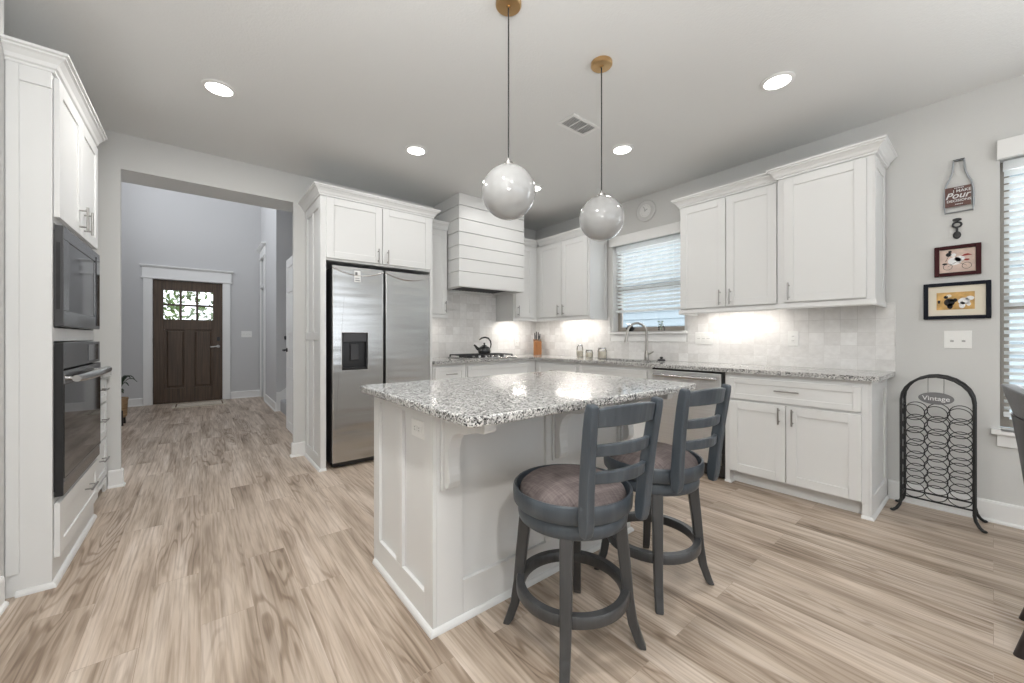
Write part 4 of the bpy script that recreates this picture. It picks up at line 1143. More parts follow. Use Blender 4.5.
sp = (3.77, 2.185, CT+0.0005)
t = thing('dish_brush', 'small dark scrub brush lying beside the faucet', 'brush', sp)
obj('bristle_head', lathe(nb(), [(0.0, 0), (0.038, 0), (0.042, 0.012), (0.028, 0.020), (0, 0.022)], sp, 18), 'dgrey', t, smooth=40)
obj('grip', lathe(nb(), [(0.012, 0.0222), (0.018, 0.032), (0.014, 0.042), (0, 0.045)], sp, 14), 'iron', t, smooth=40)

# sill ornaments
zs = W1[2]+0.0115
c = (W+0.015, 2.64, zs)
t = thing('dark_bowl', 'small dark round bowl on the kitchen window sill', 'bowl', c)
obj('bowl', lathe(nb(), [(0, 0), (0.03, 0), (0.046, 0.018), (0.052, 0.040), (0.048, 0.040), (0.030, 0.012), (0, 0.010)], c, 24, close=False), 'iron', t, smooth=50)
bm = nb()
for k in range(7): ellipsoid(bm, (c[0]+0.022*cos(k*0.9), c[1]+0.022*sin(k*0.9), c[2]+0.048+0.008*(k % 2)), (0.014, 0.014, 0.013), 10, 6)
obj('dried_pods', bm, 'darkwood', t, smooth=60)
c = (W+0.01, 2.245, zs)
t = thing('sprig_jar', 'small glass jar of green sprigs on the kitchen window sill', 'jar', c)
obj('glass', lathe(nb(), [(0, 0), (0.03, 0), (0.033, 0.008), (0.033, 0.045), (0.024, 0.056), (0.026, 0.062)], c, 20, close=False), 'jarglass', t, smooth=40)
bm = nb(); rr = random.Random(11)
for k in range(26):
    a = rr.uniform(0, 6.28); s = Vector((cos(a)*rr.uniform(0.0, 0.028), sin(a)*rr.uniform(0, 0.035), rr.uniform(0.04, 0.11)))
    p = Vector(c)+s; dv = Vector((cos(a), sin(a), rr.uniform(-0.2, 0.8))).normalized()*0.016; n_ = dv.orthogonal().normalized()*0.007
    bm.faces.new([bm.verts.new(p+x) for x in (-dv, n_, dv, -n_)])
for k in range(5): tube(bm, [Vector(c)+Vector((0.004*k-0.008, 0, 0.012)), Vector(c)+Vector((0.006*k-0.012, 0.004*k-0.008, 0.085))], 0.0015, 5)
obj('sprigs', bm, 'sprig', t)

# ================================================================== island
t = thing('kitchen_island', 'white panelled kitchen island with corbels under its overhang', 'island', (1.35, 1.66, 0))
IX0, IX1, IY0, IY1 = 0.699, 2.0, 1.358, 2.010
e = 0.016
bm = nb(); box(bm, IX0+e, IX1-e, IY0+e, IY1-0.02, 0.0, 0.8745)
# left end frame
for y0, y1, z0, z1 in ((IY0, IY0+0.075, 0, 0.8745), (IY1-0.075, IY1-0.0, 0, 0.8745), (1.652, 1.718, 0.13, 0.83), (IY0+0.075, IY1-0.075, 0, 0.13), (IY0+0.075, IY1-0.075, 0.83, 0.8745)):
    box(bm, IX0, IX0+e-0.0002, y0, y1, z0, z1); box(bm, IX1-e+0.0002, IX1, y0, y1, z0, z1)
# seating side frame
for x0, x1, z0, z1 in ((IX0+e, 0.835, 0, 0.8745), (1.305, 1.455, 0.16, 0.83), (1.885, IX1-e, 0, 0.8745), (0.835, 1.885, 0, 0.16), (0.835, 1.885, 0.83, 0.8745)):
    box(bm, x0, x1, IY0, IY0+e-0.0002, z0, z1)
obj('body', bm, 'cab', t, bevel=0.0015)
for i in range(3):
    w = (IX1-IX0-0.10)/3; x0 = IX0+0.05+w*i
    door(t, 'y', IY1, 1, x0+0.004, x0+w-0.004, 0.11, 0.855, x0+w-0.04, 0.77, 0.12)
obj('base_molding', sweep(nb(), [(IX0, IY1-0.022), (IX0, IY0), (IX1, IY0), (IX1, IY1-0.022)][::-1], [(-o*0.9, h) for o, h in SHOE]), 'cab', t)
for xc in (0.768, 1.378, 1.935):
    poly = [(0, 0.562), (-0.016, 0.562), (-0.030, 0.572), (-0.038, 0.592), (-0.038, 0.62), (-0.033, 0.65), (-0.031, 0.685), (-0.036, 0.725), (-0.050, 0.760), (-0.075, 0.785), (-0.105, 0.796), (-0.140, 0.798), (-0.160, 0.802), (-0.180, 0.812), (-0.205, 0.822), (-0.245, 0.822), (-0.270, 0.826), (-0.275, 0.836), (-0.275, 0.8745), (0, 0.8745)]
    bm = nb(); prism(bm, poly, lambda u, v, tt: (tt, IY0-0.0125+u, v), xc-0.026, xc+0.026)
    box(bm, xc-0.038, xc+0.038, IY0-0.012, IY0-0.0003, 0.55, 0.8745)
    obj('corbel', bm, 'cab', t, bevel=0.003)
ITX = (0.628, 2.062, 0.982, 2.035)


def rounded_rect(x0, x1, y0, y1, r, n=5):
    pts = []
    for cx_, cy_, a0 in ((x1-r, y1-r, 0), (x0+r, y1-r, 90), (x0+r, y0+r, 180), (x1-r, y0+r, 270)):
        for i in range(n+1):
            a = radians(a0+90*i/n); pts.append((cx_+r*cos(a), cy_+r*sin(a)))
    return pts
bm = nb(); prism(bm, rounded_rect(*ITX, 0.035), lambda u, v, tt: (u, v, tt), 0.876, 0.909)
o = obj('island_top', bm, 'granite', None, bevel=0.007, seg=3); tag(o, 'speckled grey granite top lying on the kitchen island', 'countertop')


def outlet(name, label, ax, d, out, a, z, w, h, kind, cat='outlet'):
    """wall plate centred at (a, z) on a wall at depth d"""
    def P3(dd, aa, zz): return (dd, aa, zz) if ax == 'x' else (aa, dd, zz)
    t = thing(name, label, cat, P3(d, a, z))
    bm = nb(); fbox(bm, ax, d+out*0.0005, d+out*0.006, a-w/2, a+w/2, z-h/2, z+h/2); obj('plate', bm, 'plate', t, bevel=0.002)
    f0, f1 = d+out*0.0062, d+out*0.009
    for kd, oa, oz, rot in kind:
        bm = nb()
        if kd == 'decora':
            fbox(bm, ax, f0, f1, a+oa-0.0165, a+oa+0.0165, z+oz-0.033, z+oz+0.033); p = obj('rocker' if cat == 'switch' else 'receptacle', bm, 'plate', t, bevel=0.0012)
            if cat != 'switch':
                bm = nb()
                for s in (-0.018, 0.018):
                    for q in (-0.006, 0.005): fbox(bm, ax, f1+out*0.0001, f1+out*0.0008, a+oa+q-0.0012, a+oa+q+0.0012, z+oz+s-0.005, z+oz+s+0.005)
                obj('slot', bm, 'slot', t)
            else:
                bm = nb(); fbox(bm, ax, f1+out*0.0001, f1+out*0.0012, a+oa-0.015, a+oa+0.015, z+oz-0.002, z+oz+0.0); obj('rocker_line', bm, 'slot', t)
        elif kd == 'toggle':
            fbox(bm, ax, f0, f0+out*0.012, a+oa-0.005, a+oa+0.005, z+oz-0.004, z+oz+0.010); obj('toggle', bm, 'plate', t, bevel=0.001)
            bm = nb(); fbox(bm, ax, f0-out*0.0001, f0+out*0.0006, a+oa-0.008, a+oa+0.008, z+oz-0.016, z+oz-0.005); obj('toggle_slot', bm, 'toggleslot', t)
        elif kd == 'duplex':
            for s in (-0.020, 0.020):
                bm = nb()
                if rot: fbox(bm, ax, f0, f1, a+s-0.014, a+s+0.014, z-0.014, z+0.014)
                else: fbox(bm, ax, f0, f1, a-0.014, a+0.014, z+s-0.014, z+s+0.014)
                obj('receptacle', bm, 'plate', t, bevel=0.002)
                bm = nb()
                for q in (-0.0055, 0.0055):
                    if rot: fbox(bm, ax, f1+out*0.0001, f1+out*0.0008, a+s-0.004, a+s+0.005, z+q-0.0012, z+q+0.0012)
                    else: fbox(bm, ax, f1+out*0.0001, f1+out*0.0008, a+q-0.0012, a+q+0.0012, z+s-0.004, z+s+0.005)
                obj('slot', bm, 'slot', t)
    return t
outlet('wall_outlet', 'white outlet plate on the left end of the island', 'x', IX0+e-0.0002, -1, 1.515, 0.770, 0.118, 0.074, [('duplex', 0, 0, True)])
wt = W-0.011
outlet('wall_switch', 'wide triple white switch plate on the tile right of the sink window', 'x', wt, -1, 1.785, 1.146, 0.165, 0.12, [('decora', -0.046, 0, 0), ('decora', 0, 0, 0), ('decora', 0.046, 0, 0)], 'switch')
outlet('wall_outlet', 'single white outlet on the tile under the right wall cabinets', 'x', wt, -1, 1.048, 1.146, 0.075, 0.122, [('decora', 0, 0, 0)])
outlet('wall_outlet', 'white outlet on the back tile left of the knife block', 'y', BY-0.011, -1, 3.49, 1.10, 0.075, 0.12, [('decora', 0, 0, 0)])
outlet('wall_switch', 'double white toggle switch plate below the framed pictures', 'x', W, -1, 0.147, 1.140, 0.120, 0.115, [('toggle', -0.025, 0, 0), ('toggle', 0.025, 0, 0)], 'switch')
outlet('wall_switch', 'white switch plate right of the front door', 'y', HY, -1, 0.693, 1.225, 0.17, 0.12, [('decora', -0.046, 0, 0), ('decora', 0, 0, 0), ('decora', 0.046, 0, 0)], 'switch')

# ================================================================== bar stools
def make_stool(label):
    t = thing('counter_stool', label, 'stool', (0, 0, 0), 'swivel counter stools')
    m = 'stool'
    obj('seat_ring', lathe(nb(), [(0.185, 0.528), (0.218, 0.524), (0.226, 0.534), (0.228, 0.566), (0.227, 0.584), (0.222, 0.590), (0.216, 0.588), (0.209, 0.550), (0.185, 0.546), (0.185, 0.528)], n=56, close=False), m, t, smooth=45, local=True)
    obj('cushion', lathe(nb(), [(0.0, 0.547), (0.196, 0.547), (0.203, 0.555), (0.203, 0.568), (0.196, 0.584), (0.175, 0.602), (0.13, 0.618), (0.07, 0.626), (0.0, 0.628)], n=56), 'seat', t, smooth=60, local=True)
    obj('swivel_plate', lathe(nb(), [(0.0, 0.5205), (0.15, 0.5205), (0.15, 0.5275), (0.0, 0.5275)], n=32), 'iron', t, smooth=40, local=True)
    obj('apron_ring', lathe(nb(), [(0.150, 0.464), (0.196, 0.464), (0.206, 0.472), (0.209, 0.490), (0.206, 0.512), (0.199, 0.5195), (0.0, 0.5195), (0.0, 0.502), (0.150, 0.500), (0.150, 0.464)], n=56, close=False), m, t, smooth=45, local=True)
    # legs: sabre-curved, at the four diagonals
    for a in (45, 135, 225, 315):
        c, s = cos(radians(a)), sin(radians(a))
        rp = [(0.178, 0.4995), (0.185, 0.42), (0.199, 0.30), (0.211, 0.18), (0.226, 0.09), (0.247, 0.03), (0.262, 0.0)]
        sz = [(0.046, 0.046), (0.046, 0.046), (0.042, 0.042), (0.039, 0.038), (0.036, 0.035), (0.034, 0.032), (0.034, 0.030)]
        bm = nb(); bar(bm, [(r*c, r*s, z) for r, z in rp], sz, (-s, c, 0))
        for v in bm.verts:
            if v.co.z < 0.012: v.co.z = 0.0005
        obj('leg', bm, 'stool_shaded', t, bevel=0.006, local=True)
    obj('foot_ring', lathe(nb(), [(0.186, 0.176), (0.212, 0.176), (0.215, 0.180), (0.215, 0.214), (0.212, 0.218), (0.186, 0.218), (0.183, 0.214), (0.183, 0.180), (0.186, 0.176)], n=56, close=False), 'stool_shaded', t, smooth=45, local=True)
    # ladder back, leaning towards -Y
    def yb(z):
        u = (z-0.50)/0.45
        return -0.226-0.020*u-0.034*u*u
    zs_ = [0.508, 0.53, 0.565, 0.60, 0.68, 0.77, 0.86, 0.92, 0.945]
    for sx in (-1, 1):
        pts = [(sx*(0.128+0.022*(z-0.5)/0.45), yb(z), z) for z in zs_]
        sz = [(0.032, 0.026), (0.034, 0.040), (0.034, 0.048), (0.034, 0.046), (0.033, 0.046), (0.032, 0.044), (0.032, 0.042), (0.032, 0.038), (0.030, 0.030)]
        obj('back_post', bar(nb(), pts, sz, (1, 0, 0)), m, t, bevel=0.006, local=True)
    def slat(z0, z1, bow, crest=0.0, name='back_slat', th=0.020):
        bm = nb(); n = 10; rings = []
        for i in range(n+1):
            u = -1+2*i/n
            hw = 0.128+0.022*((z0+z1)/2-0.5)/0.45-0.0165
            x = u*hw
            d = -bow*(1-u*u)
            zt = z1+crest*(1-u*u); zb = z0+crest*0.35*(1-u*u)
            rings.append([bm.verts.new((x, yb(z)+d+o, z)) for o, z in ((-th/2, zb), (th/2, zb), (th/2, zt), (-th/2, zt))])
        for a, b in zip(rings, rings[1:]):
            for k in range(4): bm.faces.new((a[k], a[(k+1) % 4], b[(k+1) % 4], b[k]))
        bm.faces.new(rings[0][::-1]); bm.faces.new(rings[-1])
        obj(name, bm, m, t, bevel=0.004, local=True)
    slat(0.870, 0.930, 0.034, 0.012, 'top_rail', 0.022)
    slat(0.775, 0.812, 0.034, 0.006)
    slat(0.684, 0.722, 0.034, 0.006)
    return t
s1 = make_stool('slate blue swivel stool with taupe seat, nearest and in front of the island middle')
s1.location = (1.122, 1.025, 0); s1.rotation_euler = (0, 0, radians(-8))
s2 = dup(s1, (1.70, 1.035, 0), radians(-7), 'slate blue swivel stool with taupe seat at the far right end of the island')

# ================================================================== ceiling things
for i, (x, y) in enumerate(SPOTS):
    nm = ['recessed ceiling light nearest the hall opening', 'recessed ceiling light at the right above the end wall cabinets', 'recessed ceiling light in front of the refrigerator cabinet', 'recessed ceiling light between the right pendant and the vent', 'recessed ceiling light half hidden behind the left globe pendant'][i]
    t = thing('recessed_light', nm, 'ceiling light', (x, y, CZ), 'recessed ceiling lights')
    obj('trim_ring', lathe(nb(), [(0.070, -0.0005), (0.092, -0.0005), (0.092, -0.006), (0.078, -0.012), (0.070, -0.010), (0.070, -0.0005)], (x, y, CZ), 32, close=False), 'vent', t, smooth=40)
    obj('lens', lathe(nb(), [(0, -0.004), (0.069, -0.004), (0.069, -0.008), (0, -0.008)], (x, y, CZ), 28), 'lens', t)
for i, (x, y) in enumerate(((1.137, 1.440), (1.806, 1.420))):
    t = thing('pendant_lamp', ['white globe pendant on a black cord over the left half of the island', 'white globe pendant on a black cord over the right half of the island'][i], 'pendant lamp', (x, y, 1.718), 'globe pendants')
    obj('canopy', lathe(nb(), [(0.0, -0.028), (0.012, -0.028), (0.012, -0.024), (0.055, -0.022), (0.061, -0.016), (0.061, -0.0005), (0, -0.0005)], (x, y, CZ), 32), 'brass', t, smooth=40)
    obj('cord', lathe(nb(), [(0.0035, 1.998), (0.0035, CZ-0.0285)], (x, y, 0), 10), 'cord', t, smooth=40)
    obj('collar', lathe(nb(), [(0.0, 1.968), (0.022, 1.966), (0.022, 1.980), (0.010, 1.985), (0.008, 2.0), (0, 2.0)], (x, y, 0), 20), 'nickel', t, smooth=40)
    obj('globe', ellipsoid(nb(), (x, y, 1.840), (0.128, 0.128, 0.127), 48, 32), 'opal', t, smooth=80)
vc = Vector((2.198, 1.942, CZ))
t = thing('ceiling_vent', 'white rectangular air vent in the ceiling', 'ceiling vent', vc)
bm = nb(); hw, hh = 0.145, 0.085
box(bm, vc.x-hw, vc.x+hw, vc.y-hh, vc.y-hh+0.025, CZ-0.008, CZ-0.0005); box(bm, vc.x-hw, vc.x+hw, vc.y+hh-0.025, vc.y+hh, CZ-0.008, CZ-0.0005)
box(bm, vc.x-hw, vc.x-hw+0.025, vc.y-hh+0.025, vc.y+hh-0.025, CZ-0.008, CZ-0.0005); box(bm, vc.x+hw-0.025, vc.x+hw, vc.y-hh+0.025, vc.y+hh-0.025, CZ-0.008, CZ-0.0005)
for s in (-1, 1): box(bm, vc.x+s*0.042-0.004, vc.x+s*0.042+0.004, vc.y-hh+0.025, vc.y+hh-0.025, CZ-0.008, CZ-0.0015)
obj('frame', bm, 'vent', t, bevel=0.002)
obj('backing', box(nb(), vc.x-hw+0.02, vc.x+hw-0.02, vc.y-hh+0.02, vc.y+hh-0.02, CZ-0.0013, CZ-0.0004), 'ventdark', t)
bm = nb()
for k in range(9):
    y = vc.y-hh+0.032+k*0.0135
    hexa(bm, [(vc.x-hw+0.025, y, CZ-0.008), (vc.x+hw-0.025, y, CZ-0.008), (vc.x+hw-0.025, y+0.0015, CZ-0.008), (vc.x-hw+0.025, y+0.0015, CZ-0.008), (vc.x-hw+0.025, y+0.006, CZ-0.0015), (vc.x+hw-0.025, y+0.006, CZ-0.0015), (vc.x+hw-0.025, y+0.0075, CZ-0.0015), (vc.x-hw+0.025, y+0.0075, CZ-0.0015)])
obj('louver', bm, 'vent', t)

# ---- round clock over the sink window
c = (W-0.0005, 2.425, 2.565)
t = thing('wall_clock', 'small round white clock high above the sink window', 'clock', c)
obj('rim', lathe(nb(), [(0.0, 0), (0.118, 0), (0.118, -0.012), (0.108, -0.018), (0.078, -0.012), (0, -0.012)], c, 40, 'x'), 'clockglass', t, smooth=40)
obj('face', lathe(nb(), [(0, -0.0125), (0.070, -0.0125), (0.070, -0.020), (0.064, -0.022), (0, -0.0205)], c, 36, 'x'), 'clockface', t, smooth=40)
for a, ln in ((70, 0.048), (160, 0.034)):
    bm = nb(); x = W-0.024; v = Vector((0, cos(radians(a)), sin(radians(a)))); bar(bm, [Vector((x, c[1], c[2]))-v*0.01, Vector((x, c[1], c[2]))+v*ln], (0.004, 0.0016), (1, 0, 0)); obj('hand', bm, 'iron', t)
bm = nb()
for k in range(12):
    v = Vector((0, cos(k*pi/6), sin(k*pi/6))); p = Vector((W-0.0225, c[1], c[2])); bar(bm, [p+v*0.050, p+v*0.060], (0.003, 0.001), (1, 0, 0))
obj('hour_mark', bm, 'slot', t)

# ================================================================== wall decor on the right
RX = (pi/2, 0, -pi/2)
t = thing('bottle_sign', 'wire bottle-shaped wall sign with a brown lettered label', 'wall sign', (W, 0.142, 1.97))
bc = 0.142
half = [(0.060, 1.975), (0.062, 2.02), (0.061, 2.11), (0.054, 2.16), (0.038, 2.20), (0.027, 2.24), (0.023, 2.31)]
pts = [(W-0.014, bc+a, z) for a, z in half]+[(W-0.014, bc-a, z) for a, z in half[::-1]]
bm = nb(); tube(bm, pts, 0.0048, 8, True); obj('wire_outline', bm, 'galv', t, smooth=60)
bm = nb(); tube(bm, [(W-0.003, p[1], p[2]) for p in pts], 0.0022, 8, True); obj('rear_wire', bm, 'galv', t, smooth=60)
bm = nb(); box(bm, W-0.017, W-0.011, bc-0.0255, bc+0.0255, 2.305, 2.318); obj('cap', bm, 'iron', t, bevel=0.002)
bm = nb(); box(bm, W-0.0205, W-0.0178, bc-0.052, bc+0.060, 2.010, 2.138); lb = obj('label_plate', bm, 'brownlabel', t, bevel=0.001)
xt = W-0.0212
text('lettering', 'I MAKE', 'letter', 0.025, (xt, bc-0.014, 2.109), RX, lb, bold=0.0004)
text('lettering', 'Pour', 'letter', 0.054, (xt, bc+0.006, 2.080), RX, lb, shear=0.3, bold=0.0008)
text('lettering', 'DECISIONS', 'letter', 0.021, (xt, bc, 2.047), RX, lb, bold=0.0004)
for zr, n_ in ((2.129, 6), (2.024, 5)):      # two rows of fine print too small to read
    bm = nb()
    for k in range(n_): box(bm, xt-0.0006, xt+0.0006, bc-n_*0.0035+k*0.007, bc-n_*0.0035+k*0.007+0.005, zr-0.0025, zr+0.0025)
    tag(obj('fine_print', bm, 'letter', lb), kind='stuff')

t = thing('iron_ornament', 'small dark cast iron ornament hanging below the bottle sign', 'wall ornament', (W, 0.150, 1.80))
bm = nb(); xo = W-0.008
ellipsoid(bm, (xo, 0.150, 1.925), (0.006, 0.021, 0.011), 14, 8)
tube(bm, [(xo, 0.150+0.019*cos(a), 1.892+0.017*sin(a)) for a in [2*pi*i/14 for i in range(14)]], 0.0055, 8, True)
tube(bm, [(xo, 0.150, 1.875), (xo, 0.150, 1.845)], 0.006, 8)
ellipsoid(bm, (xo, 0.150, 1.824), (0.007, 0.018, 0.025), 14, 10)
obj('casting', bm, 'cast', t, smooth=60)


def picture(label, y0, y1, z0, z1, fw, frame, mw, paper, art):
    t = thing('framed_picture', label, 'picture', (W, (y0+y1)/2, z0), 'framed prints on the right wall')
    bm = nb(); xf, xb = W-0.022, W-0.001
    box(bm, xf, xb, y0, y0+fw, z0, z1); box(bm, xf, xb, y1-fw, y1, z0, z1); box(bm, xf, xb, y0+fw, y1-fw, z0, z0+fw); box(bm, xf, xb, y0+fw, y1-fw, z1-fw, z1)
    obj('frame', bm, frame, t, bevel=0.003)
    obj('mat_board', box(nb(), W-0.010, W-0.002, y0+fw, y1-fw, z0+fw, z1-fw), 'cream', t)
    a0, a1, b0, b1 = mw
    pr = obj('print', box(nb(), W-0.0112, W-0.0102, a0, a1, b0, b1), paper, t)
    for nm, m, shapes in art:
        bm = nb()
        for s in shapes:
            if s[0] == 'e':     # ellipse: y, z, ry, rz
                lathe(bm, [(0, 0), (1, 0), (1, -1), (0, -1)], (0, 0, 0), 20, 'x')
                vs = bm.verts[:][-42:] if False else [v for v in bm.verts if v.tag is False]
                for v in vs:
                    v.co = Vector((W-0.0114+v.co.x*0.0004, s[1]+v.co.y*s[3-0], s[2]+v.co.z*s[4])); v.tag = True
            elif s[0] == 'r':   # ring
                tube(bm, [(W-0.0118, s[1]+s[3]*cos(a), s[2]+s[3]*sin(a)) for a in [2*pi*i/18 for i in range(18)]], 0.0011, 5, True)
                for v in bm.verts: v.tag = True
            elif s[0] == 'l':
                tube(bm, [(W-0.0118, s[1], s[2]), (W-0.0118, s[3], s[4])], 0.0010, 5)
                for v in bm.verts: v.tag = True
            elif s[0] == 'p':
                prism(bm, s[1], lambda u, v, tt: (tt, u, v), W-0.0120, W-0.0114)
                for v in bm.verts: v.tag = True
        obj(nm, bm, m, pr)
    return t
# mirrored y: picture-left is +Y
picture('maroon-framed print of a bicycle and red umbrella, the upper picture', 0.048, 0.250, 1.558, 1.757, 0.023, 'maroon', (0.072, 0.227, 1.583, 1.732), 'paperpink', [
    ('white_shapes', 'whiteink', [('e', 0.160, 1.655, 0.030, 0.026), ('e', 0.138, 1.668, 0.022, 0.018), ('e', 0.165, 1.695, 0.012, 0.012)]),
    ('dark_shapes', 'ink', [('e', 0.186, 1.700, 0.013, 0.013), ('e', 0.180, 1.718, 0.008, 0.008), ('r', 0.190, 1.620, 0.020), ('r', 0.108, 1.620, 0.020), ('l', 0.190, 1.620, 0.150, 1.650), ('l', 0.150, 1.650, 0.108, 1.620), ('l', 0.200, 1.655, 0.186, 1.690), ('e', 0.203, 1.640, 0.012, 0.006)]),
    ('red_shapes', 'redink', [('p', [(0.084, 1.686), (0.132, 1.682), (0.120, 1.694), (0.104, 1.698)]), ('e', 0.108, 1.658, 0.012, 0.006)]),
])
picture('black-framed print of two figures on a cream mat, the lower picture', 0.008, 0.300, 1.275, 1.515, 0.022, 'navy', (0.075, 0.240, 1.337, 1.451), 'papertan', [
    ('dark_shapes', 'ink', [('e', 0.183, 1.385, 0.024, 0.026), ('e', 0.180, 1.360, 0.013, 0.018), ('e', 0.158, 1.398, 0.010, 0.012), ('e', 0.198, 1.420, 0.010, 0.010), ('p', [(0.222, 1.400), (0.236, 1.400), (0.234, 1.380), (0.224, 1.380)])]),
    ('white_shapes', 'whiteink', [('e', 0.120, 1.390, 0.026, 0.022), ('e', 0.095, 1.408, 0.018, 0.014), ('e', 0.128, 1.365, 0.014, 0.022), ('e', 0.100, 1.370, 0.010, 0.012)]),
    ('pale_shapes', 'cream', [('e', 0.185, 1.428, 0.012, 0.010), ('e', 0.176, 1.398, 0.008, 0.008)]),
])

# ================================================================== wine rack
rx0, rx1, ryc = 3.62, 3.785, 0.228
t = thing('wine_rack', 'black wrought iron wine rack with arched top standing by the right wall', 'wine rack', (3.70, ryc, 0))
hw = 0.156; tz = 0.745
for x in (rx0, rx1):
    pts = [(x, ryc+hw, 0.085), (x, ryc+hw, 0.4), (x, ryc+hw, tz)]+[(x, ryc+hw*cos(a), tz+hw*1.03*sin(a)) for a in [radians(d_) for d_ in range(15, 180, 15)]]+[(x, ryc-hw, tz), (x, ryc-hw, 0.4), (x, ryc-hw, 0.085)]
    obj('arch', tube(nb(), pts, 0.0078, 10), 'iron', t, smooth=60)
for x, sx in ((rx0, -1), (rx1, 1)):
    for sy in (-1, 1):
        y = ryc+sy*hw
        bm = nb(); tube(bm, [(x, y, 0.0855), (x+sx*0.004, y+sy*0.006, 0.05), (x+sx*0.012, y+sy*0.020, 0.022), (x+sx*0.020, y+sy*0.034, 0.009)], [0.0085, 0.009, 0.009, 0.0085], 10)
        ellipsoid(bm, (x+sx*0.022, y+sy*0.038, 0.0085), (0.013, 0.014, 0.0085), 12, 8)
        obj('foot', bm, 'iron', t, smooth=60)
for x in (rx0, rx1):
    for z in (0.112,):
        obj('crossbar', tube(nb(), [(x, ryc-hw, z), (x, ryc+hw, z)], 0.0055, 8), 'iron', t, smooth=60)
for y in (ryc-hw, ryc+hw):
    for z in (0.112, 0.70):
        obj('side_bar', tube(nb(), [(rx0, y, z), (rx1, y, z)], 0.0045, 8), 'iron', t, smooth=60)
rg = nb(); tube(rg, [(0, 0.0505*cos(a), 0.0495*sin(a)) for a in [2*pi*i/24 for i in range(24)]], 0.0026, 6, True)
first = None
for x in (rx0, rx1):
    for j in range(7):
        for k in (-1, 0, 1):
            loc = Vector((x, ryc+k*0.0985, 0.166+j*0.0835))-WORLD[t.name]
            if first is None:
                first = obj('ring', rg, 'iron', t, smooth=60, local=True); first.location = loc
            else:
                c_ = first.copy(); C.objects.link(c_); c_.parent = t; c_.location = loc
px = rx0-0.004; pz = 0.768
bm = nb(); lathe(bm, [(0, 0.003), (1, 0.003), (1, -0.003), (0, -0.003)], (0, 0, 0), 36, 'x')
for v in bm.verts: v.co = Vector((px+v.co.x, ryc+v.co.y*0.077, pz+v.co.z*0.038))
pq = obj('plaque', bm, 'slate', t, bevel=0.001, label='pewter-grey oval plaque')
text('lettering', 'Vintage', 'letter', 0.040, (px-0.0036, ryc, pz-0.001), RX, pq, bold=0.0003)
bm = nb()
for s in (-0.034, 0.034): tube(bm, [(rx0, ryc+s, tz+0.16*sqrt(1-(s/hw)**2)), (px, ryc+s, pz+0.0345)], 0.0012, 6)
obj('hanger', bm, 'iron', t)

# ================================================================== dining chair at the right edge
cc = Vector((2.42, -0.36, 0))
t = thing('dining_chair', 'dark leather barrel dining chair cut off by the right edge', 'chair', cc)
def shell(rows, top_fn, th, a_max):
    """curved back panel round the seat centre, open towards -Y; rows are (z, radius)"""
    bm = nb(); N = 28; cols = []
    def rad(z):
        for (z0, r0), (z1, r1) in zip(rows, rows[1:]):
            if z <= z1: return r0+(r1-r0)*(z-z0)/(z1-z0)
        return rows[-1][1]
    for i in range(N+1):
        a = radians(-a_max+2*a_max*i/N); d_ = Vector((-sin(a), cos(a), 0)); top = top_fn(abs(a)); zb = rows[0][0]
        zs2 = [zb+(top-zb)*k/4 for k in range(5)]
        cols.append(([bm.verts.new(cc+d_*rad(z)+Vector((0, 0, z))) for z in zs2], [bm.verts.new(cc+d_*(rad(z)-th)+Vector((0, 0, z))) for z in zs2]))
    for (o0, i0), (o1, i1) in zip(cols, cols[1:]):
        for k in range(4):
            bm.faces.new((o0[k], o1[k], o1[k+1], o0[k+1])); bm.faces.new((i0[k+1], i1[k+1], i1[k], i0[k]))
        bm.faces.new((o0[4], o1[4], i1[4], i0[4])); bm.faces.new((o0[0], i0[0], i1[0], o1[0]))
    for o_, i_ in (cols[0], cols[-1]):
        for k in range(4): bm.faces.new((o_[k], o_[k+1], i_[k+1], i_[k]))
    return bm
obj('backrest', shell([(0.46, 0.262), (0.73, 0.294), (0.867, 0.311), (0.98, 0.347)], lambda a: 0.972-0.085*a*a, 0.045, 100), 'leather', t, bevel=0.006, smooth=40)
obj('back_frame', shell([(0.40, 0.268), (0.73, 0.302), (0.868, 0.320)], lambda a: 0.862-0.05*a*a, 0.0065, 104), 'darkwood', t, smooth=40)
bm = nb(); lathe(bm, [(0, 0.39), (0.20, 0.39), (0.212, 0.41), (0.212, 0.455), (0.19, 0.475), (0, 0.485)], cc, 32); obj('seat', bm, 'leather', t, smooth=50)
for x, y in ((-0.115, 0.30), (0.20, 0.28), (-0.22, -0.26), (0.22, -0.26)):
    p0 = cc+Vector((x, y, 0)); p1 = cc+Vector((x*0.62, y*0.62, 0.3895))
    bm = nb(); tube(bm, [p1, p1*0.55+p0*0.45, p0], [0.027, 0.024, 0.017], 14)
    for v in bm.verts:
        if v.co.z < 0.02: v.co.z = 0.0005
    obj('leg', bm, 'darkwood', t, smooth=50)

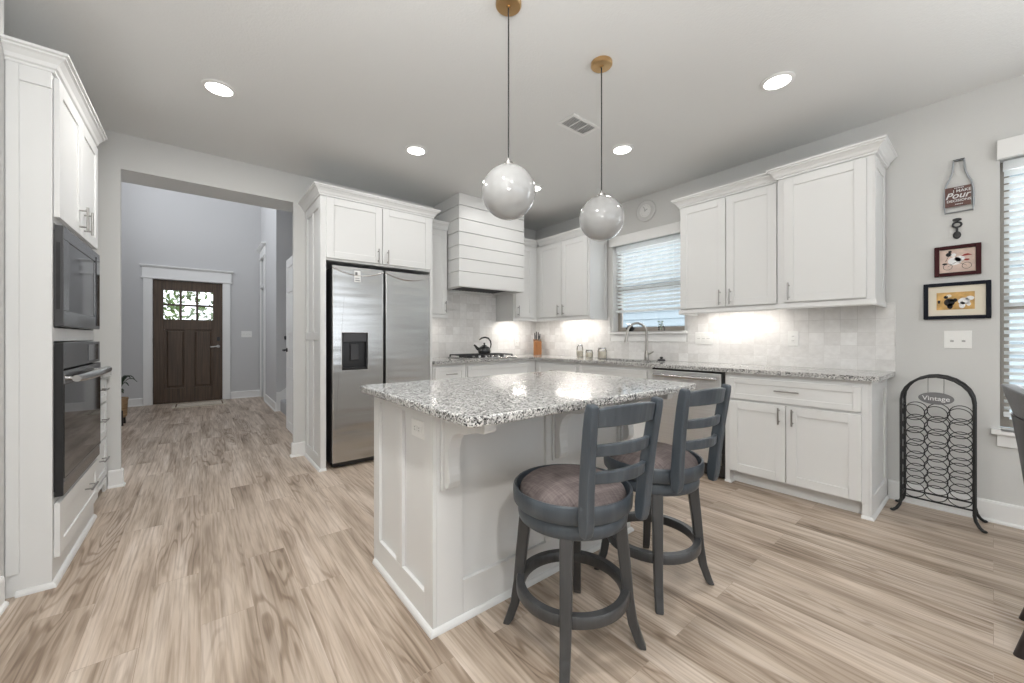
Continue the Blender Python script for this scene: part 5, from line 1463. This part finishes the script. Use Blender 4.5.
# ================================================================== hall things
t = thing('door_mat', 'beige striped door mat in front of the front door', 'door mat', (0.0, 8.62, 0))
mx0, mx1, my0, my1 = -0.37, 0.35, 8.36, 8.86
obj('mat', box(nb(), mx0, mx1, my0, my1, 0.0005, 0.012), 'mat', t, bevel=0.004)
bm = nb()
for x0, x1, y0, y1 in ((mx0+0.04, mx1-0.04, my0+0.03, my0+0.05), (mx0+0.04, mx1-0.04, my1-0.05, my1-0.03), (mx0+0.04, mx0+0.06, my0+0.05, my1-0.05), (mx1-0.06, mx1-0.04, my0+0.05, my1-0.05)): box(bm, x0, x1, y0, y1, 0.0122, 0.0128)
obj('border_stripe', bm, 'matbrown', t)

pc = (-0.905, 7.25, 0)
t = thing('potted_plant', 'leafy plant in a tan wicker stand beside the hall wall', 'plant', pc)
obj('pot', lathe(nb(), [(0, 0.10), (0.125, 0.10), (0.14, 0.12), (0.15, 0.33), (0.155, 0.335), (0.155, 0.355), (0.13, 0.355), (0.13, 0.34), (0, 0.34)], pc, 28), 'wicker', t, smooth=45)
bm = nb()
for a in (45, 135, 225, 315):
    c_, s_ = cos(radians(a)), sin(radians(a)); tube(bm, [(pc[0]+0.14*c_, pc[1]+0.14*s_, 0.20), (pc[0]+0.15*c_, pc[1]+0.15*s_, 0.0)], 0.012, 8)
obj('stand_leg', bm, 'darkwood', t)
rr = random.Random(5)
for k in range(16):
    a = 2*pi*k/16+rr.uniform(-0.15, 0.15); ln = rr.uniform(0.18, 0.30); up = rr.uniform(0.08, 0.32)
    d_ = Vector((cos(a), sin(a), 0)); s_ = Vector((-sin(a), cos(a), 0)); bm = nb(); prevv = None; n = 9
    for i in range(n+1):
        u = i/n; p = Vector(pc)+d_*(0.02+ln*u*0.8)+Vector((0, 0, 0.342+up*sin(u*2.2)*1.0))
        w = 0.030*sin(pi*min(1, u*0.92+0.08))**0.8
        cur = (bm.verts.new(p-s_*w), bm.verts.new(p-Vector((0, 0, 0.008))), bm.verts.new(p+s_*w))
        if prevv:
            bm.faces.new((prevv[0], prevv[1], cur[1], cur[0])); bm.faces.new((prevv[1], prevv[2], cur[2], cur[1]))
        prevv = cur
    lf = obj('leaf', bm, 'leaf', t, smooth=60)
    so = lf.modifiers.new('thick', 'SOLIDIFY'); so.thickness = 0.002
